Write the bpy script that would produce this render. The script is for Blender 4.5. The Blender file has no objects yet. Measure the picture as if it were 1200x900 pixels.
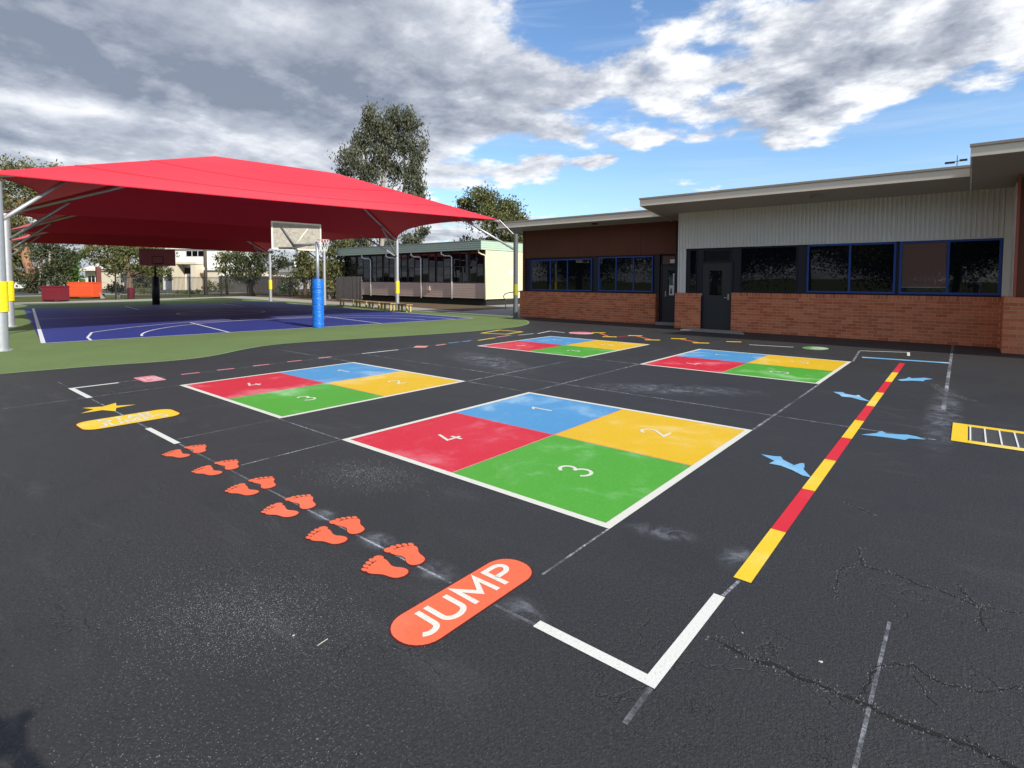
import bpy, math, random
import numpy as np
from mathutils import Vector, Matrix
random.seed(7); RNG = np.random.RandomState(7)
R = math.radians
scene = bpy.context.scene
COL = scene.collection

# ------------------------------------------------------------------ camera
F, PITCH, ROLL, YAW, EYE, PPY = 641.5, 0.05, 0.0027, 0.695, 1.6, 359.4
cam_d = bpy.data.cameras.new("camera"); cam = bpy.data.objects.new("camera", cam_d); COL.objects.link(cam)
_fw = Vector((-math.sin(YAW)*math.cos(PITCH), math.cos(YAW)*math.cos(PITCH), -math.sin(PITCH)))
_rt0 = Vector((math.cos(YAW), math.sin(YAW), 0)); _up0 = _rt0.cross(_fw)
_rt = _rt0*math.cos(ROLL)+_up0*math.sin(ROLL); _up = -_rt0*math.sin(ROLL)+_up0*math.cos(ROLL)
cam.matrix_world = Matrix.Translation((0, 0, EYE)) @ Matrix((_rt, _up, -_fw)).transposed().to_4x4()
cam_d.sensor_width = 36; cam_d.lens = 36*F/1200; cam_d.shift_y = -(450-PPY)/1200
cam_d.clip_start = .05; cam_d.clip_end = 2000
scene.camera = cam

# survey helpers: where a sight line of the photograph meets the ground / a wall plane (world metres)
def ray(px, py): return _fw + _rt*((px-600)/F) + _up*((PPY-py)/F)
def G(px, py, z=0.):
    d = ray(px, py); return Vector((0, 0, EYE))+d*((z-EYE)/d.z)
def WY(px, py, y):
    d = ray(px, py); return Vector((0, 0, EYE))+d*(y/d.y)
def AT(px, depth, z=0.):
    d = ray(px, 327); p = d*(depth); return Vector((p.x, p.y, z))
def HT(py, depth): return EYE+(327.5-py)*depth/F

# ------------------------------------------------------------------ light
SUN_EL, SUN_AZ = R(32.0), R(96.5)      # azimuth clockwise from +Y
sd = Vector((math.sin(SUN_AZ)*math.cos(SUN_EL), math.cos(SUN_AZ)*math.cos(SUN_EL), math.sin(SUN_EL)))
sl = bpy.data.lights.new("sun", 'SUN'); sl.energy = 3.9; sl.angle = R(.53); sl.color = (1, .945, .86)
so = bpy.data.objects.new("sun", sl); COL.objects.link(so)
so.rotation_euler = sd.to_track_quat('Z', 'Y').to_euler(); so.location = (30, -5, 40)
scene.view_settings.view_transform = 'Standard'; scene.view_settings.look = 'None'
scene.view_settings.gamma = 1; scene.view_settings.use_curve_mapping = False
scene.view_settings.exposure = 0.58

# ------------------------------------------------------------------ node expression helper
class X:
    nt = None
    def __init__(s, sock): s.s = sock
    @staticmethod
    def m(op, a, b=None, c=None, clamp=False):
        n = X.nt.nodes.new('ShaderNodeMath'); n.operation = op; n.use_clamp = clamp
        for i, v in enumerate((a, b, c)):
            if v is None: continue
            if isinstance(v, X): X.nt.links.new(v.s, n.inputs[i])
            else: n.inputs[i].default_value = v
        return X(n.outputs[0])
    def __add__(s, o): return X.m('ADD', s, o)
    __radd__ = __add__
    def __mul__(s, o): return X.m('MULTIPLY', s, o)
    __rmul__ = __mul__
    def __sub__(s, o): return X.m('SUBTRACT', s, o)
    def __rsub__(s, o): return X.m('SUBTRACT', o, s)
    def __truediv__(s, o): return X.m('DIVIDE', s, o)
    def sat(s): return X.m('ADD', s, 0., clamp=True)
    def pw(s, e): return X.m('POWER', s, e)
    def abs(s): return X.m('ABSOLUTE', s)
def maxx(a, b): return X.m('MAXIMUM', a, b)
def minx(a, b): return X.m('MINIMUM', a, b)
def step(v, a, b):
    n = X.nt.nodes.new('ShaderNodeMapRange'); n.interpolation_type = 'SMOOTHSTEP'
    X.nt.links.new(v.s, n.inputs[0]); n.inputs[1].default_value = a; n.inputs[2].default_value = b
    return X(n.outputs[0])
def coord(kind='Object'):
    n = X.nt.nodes.new('ShaderNodeTexCoord'); return n.outputs[kind]
def worldpos():
    return X.nt.nodes.new('ShaderNodeNewGeometry').outputs['Position']
def sep(v):
    n = X.nt.nodes.new('ShaderNodeSeparateXYZ'); X.nt.links.new(v, n.inputs[0]); return [X(o) for o in n.outputs]
def comb(x, y, z=0.):
    n = X.nt.nodes.new('ShaderNodeCombineXYZ')
    for i, v in enumerate((x, y, z)):
        if isinstance(v, X): X.nt.links.new(v.s, n.inputs[i])
        else: n.inputs[i].default_value = v
    return n.outputs[0]
def noise(v, scale, detail=4, rough=.55, dist=0.):
    n = X.nt.nodes.new('ShaderNodeTexNoise'); X.nt.links.new(v, n.inputs['Vector'])
    n.inputs['Scale'].default_value = scale; n.inputs['Detail'].default_value = detail
    n.inputs['Roughness'].default_value = rough; n.inputs['Distortion'].default_value = dist
    return X(n.outputs[0])
def voro(v, scale, feature='F1', rnd=1.):
    n = X.nt.nodes.new('ShaderNodeTexVoronoi'); n.feature = feature; X.nt.links.new(v, n.inputs['Vector'])
    n.inputs['Scale'].default_value = scale; n.inputs['Randomness'].default_value = rnd
    return X(n.outputs['Distance'])
def mixc(f, a, b):
    n = X.nt.nodes.new('ShaderNodeMix'); n.data_type = 'RGBA'
    for i, v in ((0, f), (6, a), (7, b)):
        if isinstance(v, X): X.nt.links.new(v.s, n.inputs[i])
        elif isinstance(v, (int, float)): n.inputs[i].default_value = v
        elif isinstance(v, tuple): n.inputs[i].default_value = (*v, 1)
        else: X.nt.links.new(v, n.inputs[i])
    return n.outputs[2]
def newmat(name):
    m = bpy.data.materials.new(name); m.use_nodes = True; X.nt = m.node_tree
    return m, m.node_tree.nodes['Principled BSDF']
def setcol(b, c):
    if isinstance(c, tuple): b.inputs['Base Color'].default_value = (*c, 1)
    else: X.nt.links.new(c, b.inputs['Base Color'])
def bump(b, h, strength=.3, dist=.01):
    n = X.nt.nodes.new('ShaderNodeBump'); n.inputs['Strength'].default_value = strength; n.inputs['Distance'].default_value = dist
    X.nt.links.new(h.s, n.inputs['Height']); X.nt.links.new(n.outputs[0], b.inputs['Normal'])

# ------------------------------------------------------------------ sky
world = bpy.data.worlds.new("World"); scene.world = world; world.use_nodes = True
nt = world.node_tree; X.nt = nt
bg = nt.nodes['Background']; bg.inputs[1].default_value = 0.15
sky = nt.nodes.new('ShaderNodeTexSky'); sky.sky_type = 'NISHITA'; sky.sun_disc = False
sky.sun_elevation = SUN_EL; sky.sun_rotation = SUN_AZ; sky.air_density = 1.0; sky.dust_density = .3; sky.ozone_density = 3.0
vec = coord('Generated'); dx, dy, dz = sep(vec)
zc = maxx(dz, 0.)+.16
p = comb(dx/zc, dy/zc, 0.)
az = X.m('ARCTAN2', dx*-1., dy)*(180/math.pi)      # degrees left of +Y
el = X.m('ARCSINE', dz)*(180/math.pi)
def dens(pv):
    return noise(pv, .80, 3, .5, .3)*.50+noise(pv, 2.3, 8, .58, .15)*.46+noise(pv, 7.5, 7, .62, .1)*.20
def blob(a, e, ra, re):
    da = (az-a)/ra; de = (el-e)/re
    return X.m('EXPONENT', (da*da+de*de)*-1.)
d0 = dens(p); d1 = dens(comb(dx/zc+.11, dy/zc+.03, 0.))
bank = step(az, 24., 60.)                      # the overcast side of the sky
d = d0+bank*.15+step(el, 12., 30.)*.0
d = d+blob(11, 15.5, 13, 3.0)*.09+blob(2, 19.5, 16, 4.5)*.13+blob(24, 17.5, 12, 2.6)*.09+blob(36.5, 10.6, 4.2, 1.5)*.15+blob(26.6, 13.9, 2.8, .8)*.15
d = d+blob(46, 17, 9, 5.)*.12+blob(13.5, 12.1, 6.5, 1.0)*.12+blob(-6, 13, 6, 2.)*.06+blob(39, 15.5, 5, 1.4)*.07
d = d-blob(32, 23.8, 5, 2.4)*.20-blob(21, 11.8, 15, 1.3)*.09-blob(2, 10.8, 12, 3.)*.12-blob(42, 12.6, 5, 1.)*.10-blob(30, 9, 16, 1.8)*.09-blob(20,21.5,5,1.5)*.08-blob(41,8.5,10,1.2)*.04
d = d+blob(40, 19.0, 8, 3.4)*.09+blob(17, 20.5, 15, 4.5)*.07
d = d-blob(19, 17.6, 3.2, 1.1)*.10-blob(6.5, 14.2, 3.5, .9)*.09-blob(29, 17, 3, 1.)*.08-blob(-1, 16.6, 4, .9)*.08+blob(31, 11.9, 2.4, .8)*.18+blob(34.5, 14.6, 3, .9)*.10+blob(37, 12.3, 2.2, .6)*.12+blob(21, 13.6, 3, .6)*.09
cov = step(d, .588, .672)
wv = comb(az*.02, el*.22, 1.7); wisp = step(noise(wv, 2.2, 6, .6, .6), .42, .75)*.30
thick = step(d, .62, .80)
L = .74+(d0-d1)*(bank*-2.2+5.6)-thick*(.14+bank*.30)
L = L-blob(66, 17.8, 20, 3.4)*.38-blob(84, 18, 14, 5)*.16-blob(74, 11.8, 16, 1.2)*.10-blob(46, 15.0, 8, 2.2)*.22+blob(63, 23.0, 6, 1.6)*.42+blob(80, 13.6, 11, 1.1)*.62+blob(60, 12.4, 12, 1.0)*.42+blob(70, 9.2, 30, 1.2)*.30
L = L-blob(6, 18.0, 14, 1.6)*.12+blob(24, 17.6, 3, 1.2)*.15
lo = mixc((L*2.).sat(), (1.15, 1.32, 1.68), (2.5, 2.65, 3.0)); hi_ = mixc((L*2.-1.).sat(), lo, (4.9, 4.95, 5.05))
ccol = hi_
tn = X.nt.nodes.new('ShaderNodeVectorMath'); tn.operation = 'MULTIPLY'; X.nt.links.new(sky.outputs[0], tn.inputs[0]); tn.inputs[1].default_value = (.72, .82, .90)
skyc = mixc(wisp, tn.outputs[0], (3.2, 3.8, 4.5))
hz = X.m('EXPONENT', (el/6.)*-1.)
skyc = mixc((hz*.30).sat(), skyc, (3.2, 3.9, 4.7))
fin = mixc(cov*.96, skyc, ccol)
nt.links.new(fin, bg.inputs[0])

# ------------------------------------------------------------------ object helpers
def tag(o, label=None, cat=None, group=None, kind=None):
    if label: o['label'] = label
    if cat: o['category'] = cat
    if group: o['group'] = group
    if kind: o['kind'] = kind
    return o
def empty(name, loc=(0, 0, 0), label=None, cat=None, group=None, rz=0., kind=None):
    o = bpy.data.objects.new(name, None); COL.objects.link(o); o.location = loc; o.rotation_euler = (0, 0, rz)
    o.empty_display_size = .2
    return tag(o, label, cat, group, kind)
class MB:
    def __init__(s): s.v = []; s.f = []
    def add(s, vs, fs):
        b = len(s.v); s.v += [tuple(v) for v in vs]; s.f += [tuple(i+b for i in f) for f in fs]; return s
    def box(s, x0, x1, y0, y1, z0, z1, rz=0, c=None):
        vs = [(x, y, z) for z in (z0, z1) for (x, y) in ((x0, y0), (x1, y0), (x1, y1), (x0, y1))]
        if rz:
            c = c or ((x0+x1)/2, (y0+y1)/2); ca, sa = math.cos(rz), math.sin(rz)
            vs = [(c[0]+(x-c[0])*ca-(y-c[1])*sa, c[1]+(x-c[0])*sa+(y-c[1])*ca, z) for x, y, z in vs]
        return s.add(vs, [(0, 3, 2, 1), (4, 5, 6, 7), (0, 1, 5, 4), (1, 2, 6, 5), (2, 3, 7, 6), (3, 0, 4, 7)])
    def tube(s, pts, r, n=10, caps=True):
        pts = [Vector(p) for p in pts]; rs = r if isinstance(r, (list, tuple)) else [r]*len(pts)
        b = len(s.v); prev = None
        for i, p in enumerate(pts):
            t = (pts[min(i+1, len(pts)-1)]-pts[max(i-1, 0)]).normalized()
            if prev is None:
                a = Vector((0, 0, 1)) if abs(t.z) < .9 else Vector((1, 0, 0)); u = t.cross(a).normalized()
            else: u = (prev-t*prev.dot(t)).normalized()
            prev = u; w = t.cross(u)
            for k in range(n):
                an = 2*math.pi*k/n; s.v.append(tuple(p+(u*math.cos(an)+w*math.sin(an))*rs[i]))
        for i in range(len(pts)-1):
            for k in range(n):
                a = b+i*n+k; c = b+i*n+(k+1) % n; s.f.append((a, c, c+n, a+n))
        if caps:
            s.f.append(tuple(b+k for k in range(n))[::-1]); s.f.append(tuple(b+(len(pts)-1)*n+k for k in range(n)))
        return s
    def prism(s, poly, z0, z1):
        n = len(poly); vs = [(x, y, z0) for x, y in poly]+[(x, y, z1) for x, y in poly]
        a = sum(poly[i][0]*poly[(i+1) % n][1]-poly[(i+1) % n][0]*poly[i][1] for i in range(n))
        fs = [tuple(range(n, 2*n)), tuple(range(n))[::-1]]+[(i, (i+1) % n, n+(i+1) % n, n+i) for i in range(n)]
        if a < 0: fs = [f[::-1] for f in fs]
        return s.add(vs, fs)
    def sheet(s, poly, z=0.):
        a = sum(poly[i][0]*poly[(i+1) % len(poly)][1]-poly[(i+1) % len(poly)][0]*poly[i][1] for i in range(len(poly)))
        f = tuple(range(len(poly))); s.add([(q[0], q[1], z) for q in poly], [f if a > 0 else f[::-1]]); return s
    def mesh(s, name, mats, smooth=False):
        me = bpy.data.meshes.new(name); me.from_pydata(s.v, [], s.f)
        for m in (mats if isinstance(mats, (list, tuple)) else [mats]): me.materials.append(m)
        if smooth:
            me.polygons.foreach_set('use_smooth', [True]*len(me.polygons))
        me.update(); return me
    def build(s, name, mat, parent=None, smooth=False, bevel=0, loc=None):
        o = bpy.data.objects.new(name, s.mesh(name, mat, smooth)); COL.objects.link(o)
        if parent: o.parent = parent; 
        if loc: o.location = loc
        if bevel:
            md = o.modifiers.new('bevel', 'BEVEL'); md.width = bevel; md.segments = 2; md.limit_method = 'ANGLE'
        return o
def inst(o, parent, loc=(0, 0, 0), rz=None, scale=None):
    c = o.copy(); COL.objects.link(c); c.parent = parent; c.location = loc
    if rz is not None: c.rotation_euler = (0, 0, rz)
    if scale: c.scale = scale
    return c
def smooth_by_angle(o, ang=40):
    me = o.data
    me.polygons.foreach_set('use_smooth', [True]*len(me.polygons))
    try: me.set_sharp_from_angle(angle=R(ang))
    except Exception: pass

# ------------------------------------------------------------------ materials
def simple(name, col, rough=.6, metal=0., var=.12, vscale=3., bmp=0., bscale=40., spec=.5, dirt=0.):
    m, b = newmat(name); v = worldpos()
    n = noise(v, vscale, 5, .6); k = 1-var
    c = mixc(n, tuple(x*(1-var) for x in col), tuple(min(1, x*(1+var)) for x in col))
    if dirt: 
        dn = step(noise(v, vscale*2.3, 6, .7), .45, .75)*dirt
        c = mixc(dn, c, (.09, .075, .06))
    setcol(b, c); b.inputs['Roughness'].default_value = rough; b.inputs['Metallic'].default_value = metal
    b.inputs['Specular IOR Level'].default_value = spec
    if bmp: bump(b, noise(v, bscale, 4, .6), bmp, .01)
    return m

def asphalt_mat():
    m, b = newmat('sealed_asphalt'); v = worldpos(); x, y, z = sep(v)
    big = noise(v, .35, 4, .55, .4); mid = noise(v, 1.7, 6, .62, .8)
    st = comb(x*.35, y*1.6, 0.); streak = noise(st, 1.3, 6, .65, 1.1)
    base = mixc(big, (.0225, .0222, .0224), (.039, .0385, .0385))
    dust = (step(streak, .53, .78)*.8+step(mid, .58, .82)*.5)*step(noise(v, .22, 3, .5), .38, .62)
    c = mixc((dust*.46).sat(), base, (.16, .163, .170))
    # aggregate: tiny lighter stones, denser where the sealer is worn
    ag = voro(v, 130.); agr = noise(v, 95., 3, .7)
    gr = noise(v, 55., 4, .75); c = mixc((step(gr, .35, .72)*.55).sat(), mixc(.5, c, (.012, .012, .013)), mixc(.25, c, (.13, .13, .135)))
    gx = (x+2.9)/1.25; gy = (y-1.1)/.62
    worn = X.m('EXPONENT', (gx*gx+gy*gy)*-1.)
    gx = (x+1.75)/.8; gy = (y-.75)/.4; worn = worn*1.1+X.m('EXPONENT', (gx*gx+gy*gy)*-1.)*.8
    gx = (x+3.8)/.45; gy = (y-2.6)/.35; worn = worn+X.m('EXPONENT', (gx*gx+gy*gy)*-1.)*.8
    worn = (worn*(.35+mid*1.3)).sat()
    sp = step(agr, .58, .72)*(.22+worn*.9)
    c = mixc((sp*.85).sat(), c, (.22, .22, .22))
    # random dark re-sealed patches
    pt = step(noise(v, .8, 2, .4, .2), .58, .63); c = mixc(pt*.25, c, (.018, .019, .021))
    # chalk overspray / scuffs
    sc = step(noise(comb(x*2.2+y*.5, y*.8, 3.), 1.9, 7, .72, 1.6), .665, .80)
    c = mixc((sc*.30*step(noise(v, .5, 2, .5), .42, .60)).sat(), c, (.34, .35, .37))
    # fine craze cracks, mostly close to the camera on the right
    wv = X.nt.nodes.new('ShaderNodeVectorMath'); wv.operation = 'MULTIPLY_ADD'
    nn = X.nt.nodes.new('ShaderNodeTexNoise'); nn.inputs['Scale'].default_value = 4.; nn.inputs['Detail'].default_value = 6
    X.nt.links.new(v, nn.inputs['Vector']); X.nt.links.new(nn.outputs['Color'], wv.inputs[0])
    wv.inputs[1].default_value = (.5, .5, .5); X.nt.links.new(v, wv.inputs[2])
    ck = voro(wv.outputs[0], 1.9, 'DISTANCE_TO_EDGE'); ck2 = voro(wv.outputs[0], 5.2, 'DISTANCE_TO_EDGE')
    zone = (step(x, -1.6, -.3)*step(y*-1., -4.5, -2.)+step(y*-1., -2.2, -1.)*.55).sat()
    patch = step(noise(v, 1.1, 3, .5), .47, .58)
    crack = maxx(step(ck*-1., -.012, -.003)*patch, step(ck2*-1., -.016, -.004)*step(noise(v, 1.9, 3, .5), .53, .62)*.7)*zone
    c = mixc((crack*.42).sat(), c, (.008, .008, .009))
    edge = (step(ck*-1., -.03, -.012)-step(ck*-1., -.012, -.006))*patch*zone
    c = mixc((edge.sat()*step(agr, .5, .62)*.5).sat(), c, (.15, .15, .155))
    setcol(b, c)
    X.nt.links.new((.50+mid*.22+dust*.15).s, b.inputs['Roughness']); b.inputs['Specular IOR Level'].default_value = .42
    h = agr*.9+noise(v, 48., 5, .7)*.45+noise(v, 7., 3, .5)*.5-crack*1.6
    bump(b, h, .85, .010)
    return m
M = {}
M['asphalt'] = asphalt_mat()

def paint(name, col, wear=.35, chalk=(.8, .8, .78), scale=2.2):
    m, b = newmat(name); v = worldpos(); x, y, z = sep(v)
    a = noise(v, scale, 7, .68, 1.3); f = noise(v, 85., 3, .7)
    dirs = noise(comb(x*1.3, y*.7, 1.), 2.6, 6, .72, .5)
    c = mixc(noise(v, 1.2, 3, .5), tuple(k*.90 for k in col), col)
    haze = step(noise(v, 1.15, 5, .62, .35), .50, .74)*(noise(v, 9., 5, .75)*.9+.35)
    w = haze*wear*1.9+step(dirs, .54, .80)*wear*.5+step(noise(v, 33., 4, .7), .52, .70)*wear*.28
    c = mixc(w.sat(), c, chalk)
    pit = step(f, .57, .70)*(noise(v, 3., 4, .6)*.7+.12); c = mixc(pit.sat(), c, tuple(k*.35+.02 for k in col))
    setcol(b, c); b.inputs['Roughness'].default_value = .55; b.inputs['Specular IOR Level'].default_value = .35
    bump(b, noise(v, 75., 4, .65), .35, .005)
    return m
M['p_white'] = paint('white_line_paint', (.72, .715, .65), .08, (.6, .6, .58))
M['p_cream'] = paint('cream_thermoplastic', (.70, .685, .59), .08, (.6, .6, .56))
M['p_letter'] = paint('white_letter_paint', (.76, .73, .63), .05, (.6, .6, .56))
M['p_red'] = paint('red_court_paint', (.62, .016, .036), .42, (.72, .27, .31))
M['p_blue'] = paint('blue_court_paint', (.075, .285, .54), .45, (.40, .57, .70))
M['p_green'] = paint('green_court_paint', (.075, .35, .025), .38, (.42, .70, .36))
M['p_yellow'] = paint('yellow_court_paint', (.74, .45, .006), .40, (.80, .62, .25))
M['p_orange'] = paint('orange_marking', (.82, .150, .062), .10, (.9, .4, .3))
M['p_dkred'] = paint('dark_red_edge', (.10, .006, .006), .05, (.2, .05, .05))
M['p_yel2'] = paint('yellow_marking', (.85, .56, .02), .30, (.88, .80, .45))
M['p_red2'] = paint('red_marking', (.66, .02, .035), .12, (.7, .2, .2))
M['p_pink'] = paint('pink_marking', (.75, .22, .26), .55, (.86, .72, .74))
M['p_sky'] = paint('light_blue_marking', (.16, .42, .66), .40, (.55, .70, .80))
M['p_coral'] = paint('faded_coral_marking', (.72, .25, .18), .4, (.8, .6, .55))
def chalk_mat():
    m, b = newmat('chalk_line'); v = worldpos()
    n = step(noise(v, 7., 6, .75), .36, .64)*step(noise(v, 42., 4, .7), .30, .62)*step(noise(v, .9, 3, .5), .30, .62)*.85+.04
    tr = X.nt.nodes.new('ShaderNodeBsdfTransparent'); mx = X.nt.nodes.new('ShaderNodeMixShader')
    setcol(b, (.52, .54, .58)); b.inputs['Roughness'].default_value = .9
    X.nt.links.new(n.s, mx.inputs[0]); X.nt.links.new(tr.outputs[0], mx.inputs[1]); X.nt.links.new(b.outputs[0], mx.inputs[2])
    X.nt.links.new(mx.outputs[0], X.nt.nodes['Material Output'].inputs[0]); return m
M['chalk'] = chalk_mat()
def dust_mat():
    m, b = newmat('chalk_dust'); v = coord('UV'); x, y, z = sep(v); w = worldpos()
    r = step((((x-.5)*(x-.5)+(y-.5)*(y-.5)).pw(.5))*-1., -.5, -.08)
    n = r*step(noise(w, 6., 6, .75, .8), .38, .8)*.42
    tr = X.nt.nodes.new('ShaderNodeBsdfTransparent'); mx = X.nt.nodes.new('ShaderNodeMixShader')
    setcol(b, (.45, .48, .53)); b.inputs['Roughness'].default_value = .9
    X.nt.links.new(n.s, mx.inputs[0]); X.nt.links.new(tr.outputs[0], mx.inputs[1]); X.nt.links.new(b.outputs[0], mx.inputs[2])
    X.nt.links.new(mx.outputs[0], X.nt.nodes['Material Output'].inputs[0]); return m
M['dust'] = dust_mat()
def turf_mat():
    m, b = newmat('synthetic_turf'); v = worldpos()
    c = mixc(noise(v, .6, 4, .6, .5), (.120, .175, .062), (.190, .250, .100))
    c = mixc(step(noise(v, 60., 3, .7), .45, .7)*.45, c, (.05, .09, .025))
    c = mixc(step(noise(v, 1.6, 6, .7, 1.), .55, .8)*.30, c, (.24, .27, .13))
    setcol(b, c); b.inputs['Roughness'].default_value = .95; b.inputs['Specular IOR Level'].default_value = .1
    bump(b, noise(v, 120., 3, .7), .6, .01); return m
M['turf'] = turf_mat()
M['turf_edge'] = simple('turf_edge_band', (.20, .27, .13), .9, var=.25, vscale=6)
M['court'] = simple('blue_court_surface', (.026, .040, .215), .65, var=.14, vscale=1.1, bmp=.1, bscale=90, spec=.3)
M['courtline'] = simple('court_line_paint', (.72, .74, .76), .6, var=.1)
M['lawn'] = simple('dry_lawn', (.085, .095, .030), .95, var=.5, vscale=1.4, bmp=.5, bscale=20, spec=.1)
M['mulch'] = simple('garden_mulch', (.13, .085, .055), .95, var=.4, vscale=2, bmp=.6, bscale=15, spec=.1)
M['path'] = simple('pale_concrete_path', (.34, .31, .26), .9, var=.2, vscale=1.2, spec=.2)
M['conc'] = simple('concrete_slab', (.23, .225, .21), .85, var=.25, vscale=3, bmp=.15)
M['road'] = simple('street_asphalt', (.06, .06, .06), .9, var=.2)
def brick_mat():
    m, b = newmat('red_brick'); v = worldpos()
    oi = X.nt.nodes.new('ShaderNodeNewGeometry').outputs['Random Per Island']; r = X(oi)
    c = mixc(r, (.46, .125, .055), (.66, .225, .105))
    c = mixc(step(noise(v, 14., 4, .7), .5, .8)*.4, c, (.16, .05, .035))
    setcol(b, c); b.inputs['Roughness'].default_value = .88; b.inputs['Specular IOR Level'].default_value = .2
    bump(b, noise(v, 60., 4, .6), .35, .006); return m
M['brick'] = brick_mat()
M['mortar'] = simple('brick_mortar', (.60, .41, .29), .95, var=.15, vscale=8, bmp=.2, spec=.1)
M['brown_clad'] = simple('brown_cladding', (.125, .040, .020), .62, var=.22, vscale=.9, bmp=.05, spec=.3)
M['brown_trim'] = simple('rust_trim', (.33, .08, .045), .6, var=.1)
M['corr'] = simple('corrugated_grey', (.68, .66, .59), .45, var=.05, vscale=1.2, spec=.4)
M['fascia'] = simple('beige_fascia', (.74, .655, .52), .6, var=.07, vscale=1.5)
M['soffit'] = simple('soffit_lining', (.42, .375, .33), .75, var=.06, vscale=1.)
M['cap'] = simple('roof_capping', (.34, .29, .23), .5, var=.05)
M['frame'] = simple('dark_navy_frame', (.008, .011, .022), .4, var=.05)
M['door'] = simple('charcoal_door', (.022, .026, .030), .45, var=.06)
M['bframe'] = simple('blue_window_frame', (.018, .060, .27), .35, var=.05)
M['metal'] = simple('brushed_metal', (.55, .55, .54), .35, .9)
M['galv'] = simple('galvanised_steel', (.46, .47, .48), .45, .55, var=.18, vscale=9)
M['greypost'] = simple('grey_painted_post', (.105, .11, .115), .5, var=.1)
M['grille'] = simple('light_plastic', (.7, .7, .68), .5)
M['ypad'] = simple('yellow_pad', (.86, .66, .01), .5, var=.08, vscale=4)
def pad_mat():
    m, b = newmat('blue_vinyl_pad'); v = worldpos(); x, y, z = sep(v)
    setcol(b, (.010, .155, .62)); b.inputs['Roughness'].default_value = .28
    bump(b, noise(comb(x*6, y*6, z*26), 1., 4, .6), .9, .03); return m
M['bpad'] = pad_mat()
M['black'] = simple('black_paint', (.012, .012, .014), .5)
def glass_mat():
    m, b = newmat('dark_window_glass'); b.inputs['Base Color'].default_value = (.004, .005, .007, 1)
    b.inputs['Roughness'].default_value = .015; b.inputs['IOR'].default_value = 1.52; b.inputs['Specular IOR Level'].default_value = .5
    v = worldpos(); bump(b, noise(v, .8, 2, .5), .05, .05); return m
M['glass'] = glass_mat()
def clear_mat():
    m, b = newmat('clear_glass'); n = X.nt.nodes
    tr = n.new('ShaderNodeBsdfTransparent'); gl = n.new('ShaderNodeBsdfGlossy'); gl.inputs['Roughness'].default_value = .02
    fr = n.new('ShaderNodeFresnel'); fr.inputs[0].default_value = 1.5; mx = n.new('ShaderNodeMixShader'); tr.inputs[0].default_value = (.95, .95, .95, 1)
    X.nt.links.new(fr.outputs[0], mx.inputs[0]); X.nt.links.new(tr.outputs[0], mx.inputs[1]); X.nt.links.new(gl.outputs[0], mx.inputs[2])
    X.nt.links.new(mx.outputs[0], n['Material Output'].inputs[0]); return m
M['clear'] = clear_mat()
M['blind'] = simple('tan_roller_blind', (.36, .20, .155), .8, var=.08)
def fabric_mat():
    m, b = newmat('red_shade_fabric'); v = worldpos(); x, y, z = sep(v)
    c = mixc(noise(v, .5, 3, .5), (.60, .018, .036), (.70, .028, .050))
    bf = X(X.nt.nodes.new('ShaderNodeNewGeometry').outputs['Backfacing']); c = mixc(bf, c, (.40, .005, .020))  # underside shade put into the colour; the cloth itself is one red
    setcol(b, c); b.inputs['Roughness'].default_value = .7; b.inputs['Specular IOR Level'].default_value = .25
    b.inputs['Sheen Weight'].default_value = .3; b.inputs['Sheen Tint'].default_value = (1, .6, .6, 1)
    tl = X.nt.nodes.new('ShaderNodeBsdfTranslucent'); tl.inputs[0].default_value = (.52, .0, .012, 1)
    mx = X.nt.nodes.new('ShaderNodeMixShader'); mx.inputs[0].default_value = .08
    X.nt.links.new(b.outputs[0], mx.inputs[1]); X.nt.links.new(tl.outputs[0], mx.inputs[2])
    X.nt.links.new(mx.outputs[0], X.nt.nodes['Material Output'].inputs[0])
    bump(b, noise(comb(x*9, y*.8, z), 1., 3, .5), .08, .05); return m
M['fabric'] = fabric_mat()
M['wb_cream'] = simple('cream_weatherboard', (.66, .60, .37), .6, var=.06, vscale=2)
M['wb_brown'] = simple('taupe_weatherboard', (.50, .375, .315), .7, var=.10, vscale=2)
M['wb_green'] = simple('pale_green_fascia', (.38, .48, .35), .6, var=.06)
M['wb_green_shaded'] = simple('shaded_green_fascia', (.23, .30, .25), .6, var=.1)  # the end fascia's green with the long side's shade painted in
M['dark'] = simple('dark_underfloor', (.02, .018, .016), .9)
M['white_wall'] = simple('white_render', (.74, .72, .66), .8, var=.05)
M['cream_wall'] = simple('cream_render', (.62, .54, .40), .8, var=.06)
M['tile'] = simple('grey_roof_tile', (.17, .165, .17), .7, var=.15, vscale=4)
M['paling'] = simple('weathered_paling', (.19, .165, .15), .9, var=.3, vscale=3)
M['timber'] = simple('timber_slat', (.40, .27, .14), .75, var=.2, vscale=5)
M['benchleg'] = simple('faded_yellow_leg', (.50, .38, .12), .7)
M['redbin'] = simple('maroon_plastic', (.16, .010, .018), .45, var=.1)
M['orange'] = simple('orange_red_metal', (.72, .085, .02), .5, var=.1, vscale=5)
M['polew'] = simple('timber_pole', (.11, .085, .065), .9, var=.2)
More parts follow.
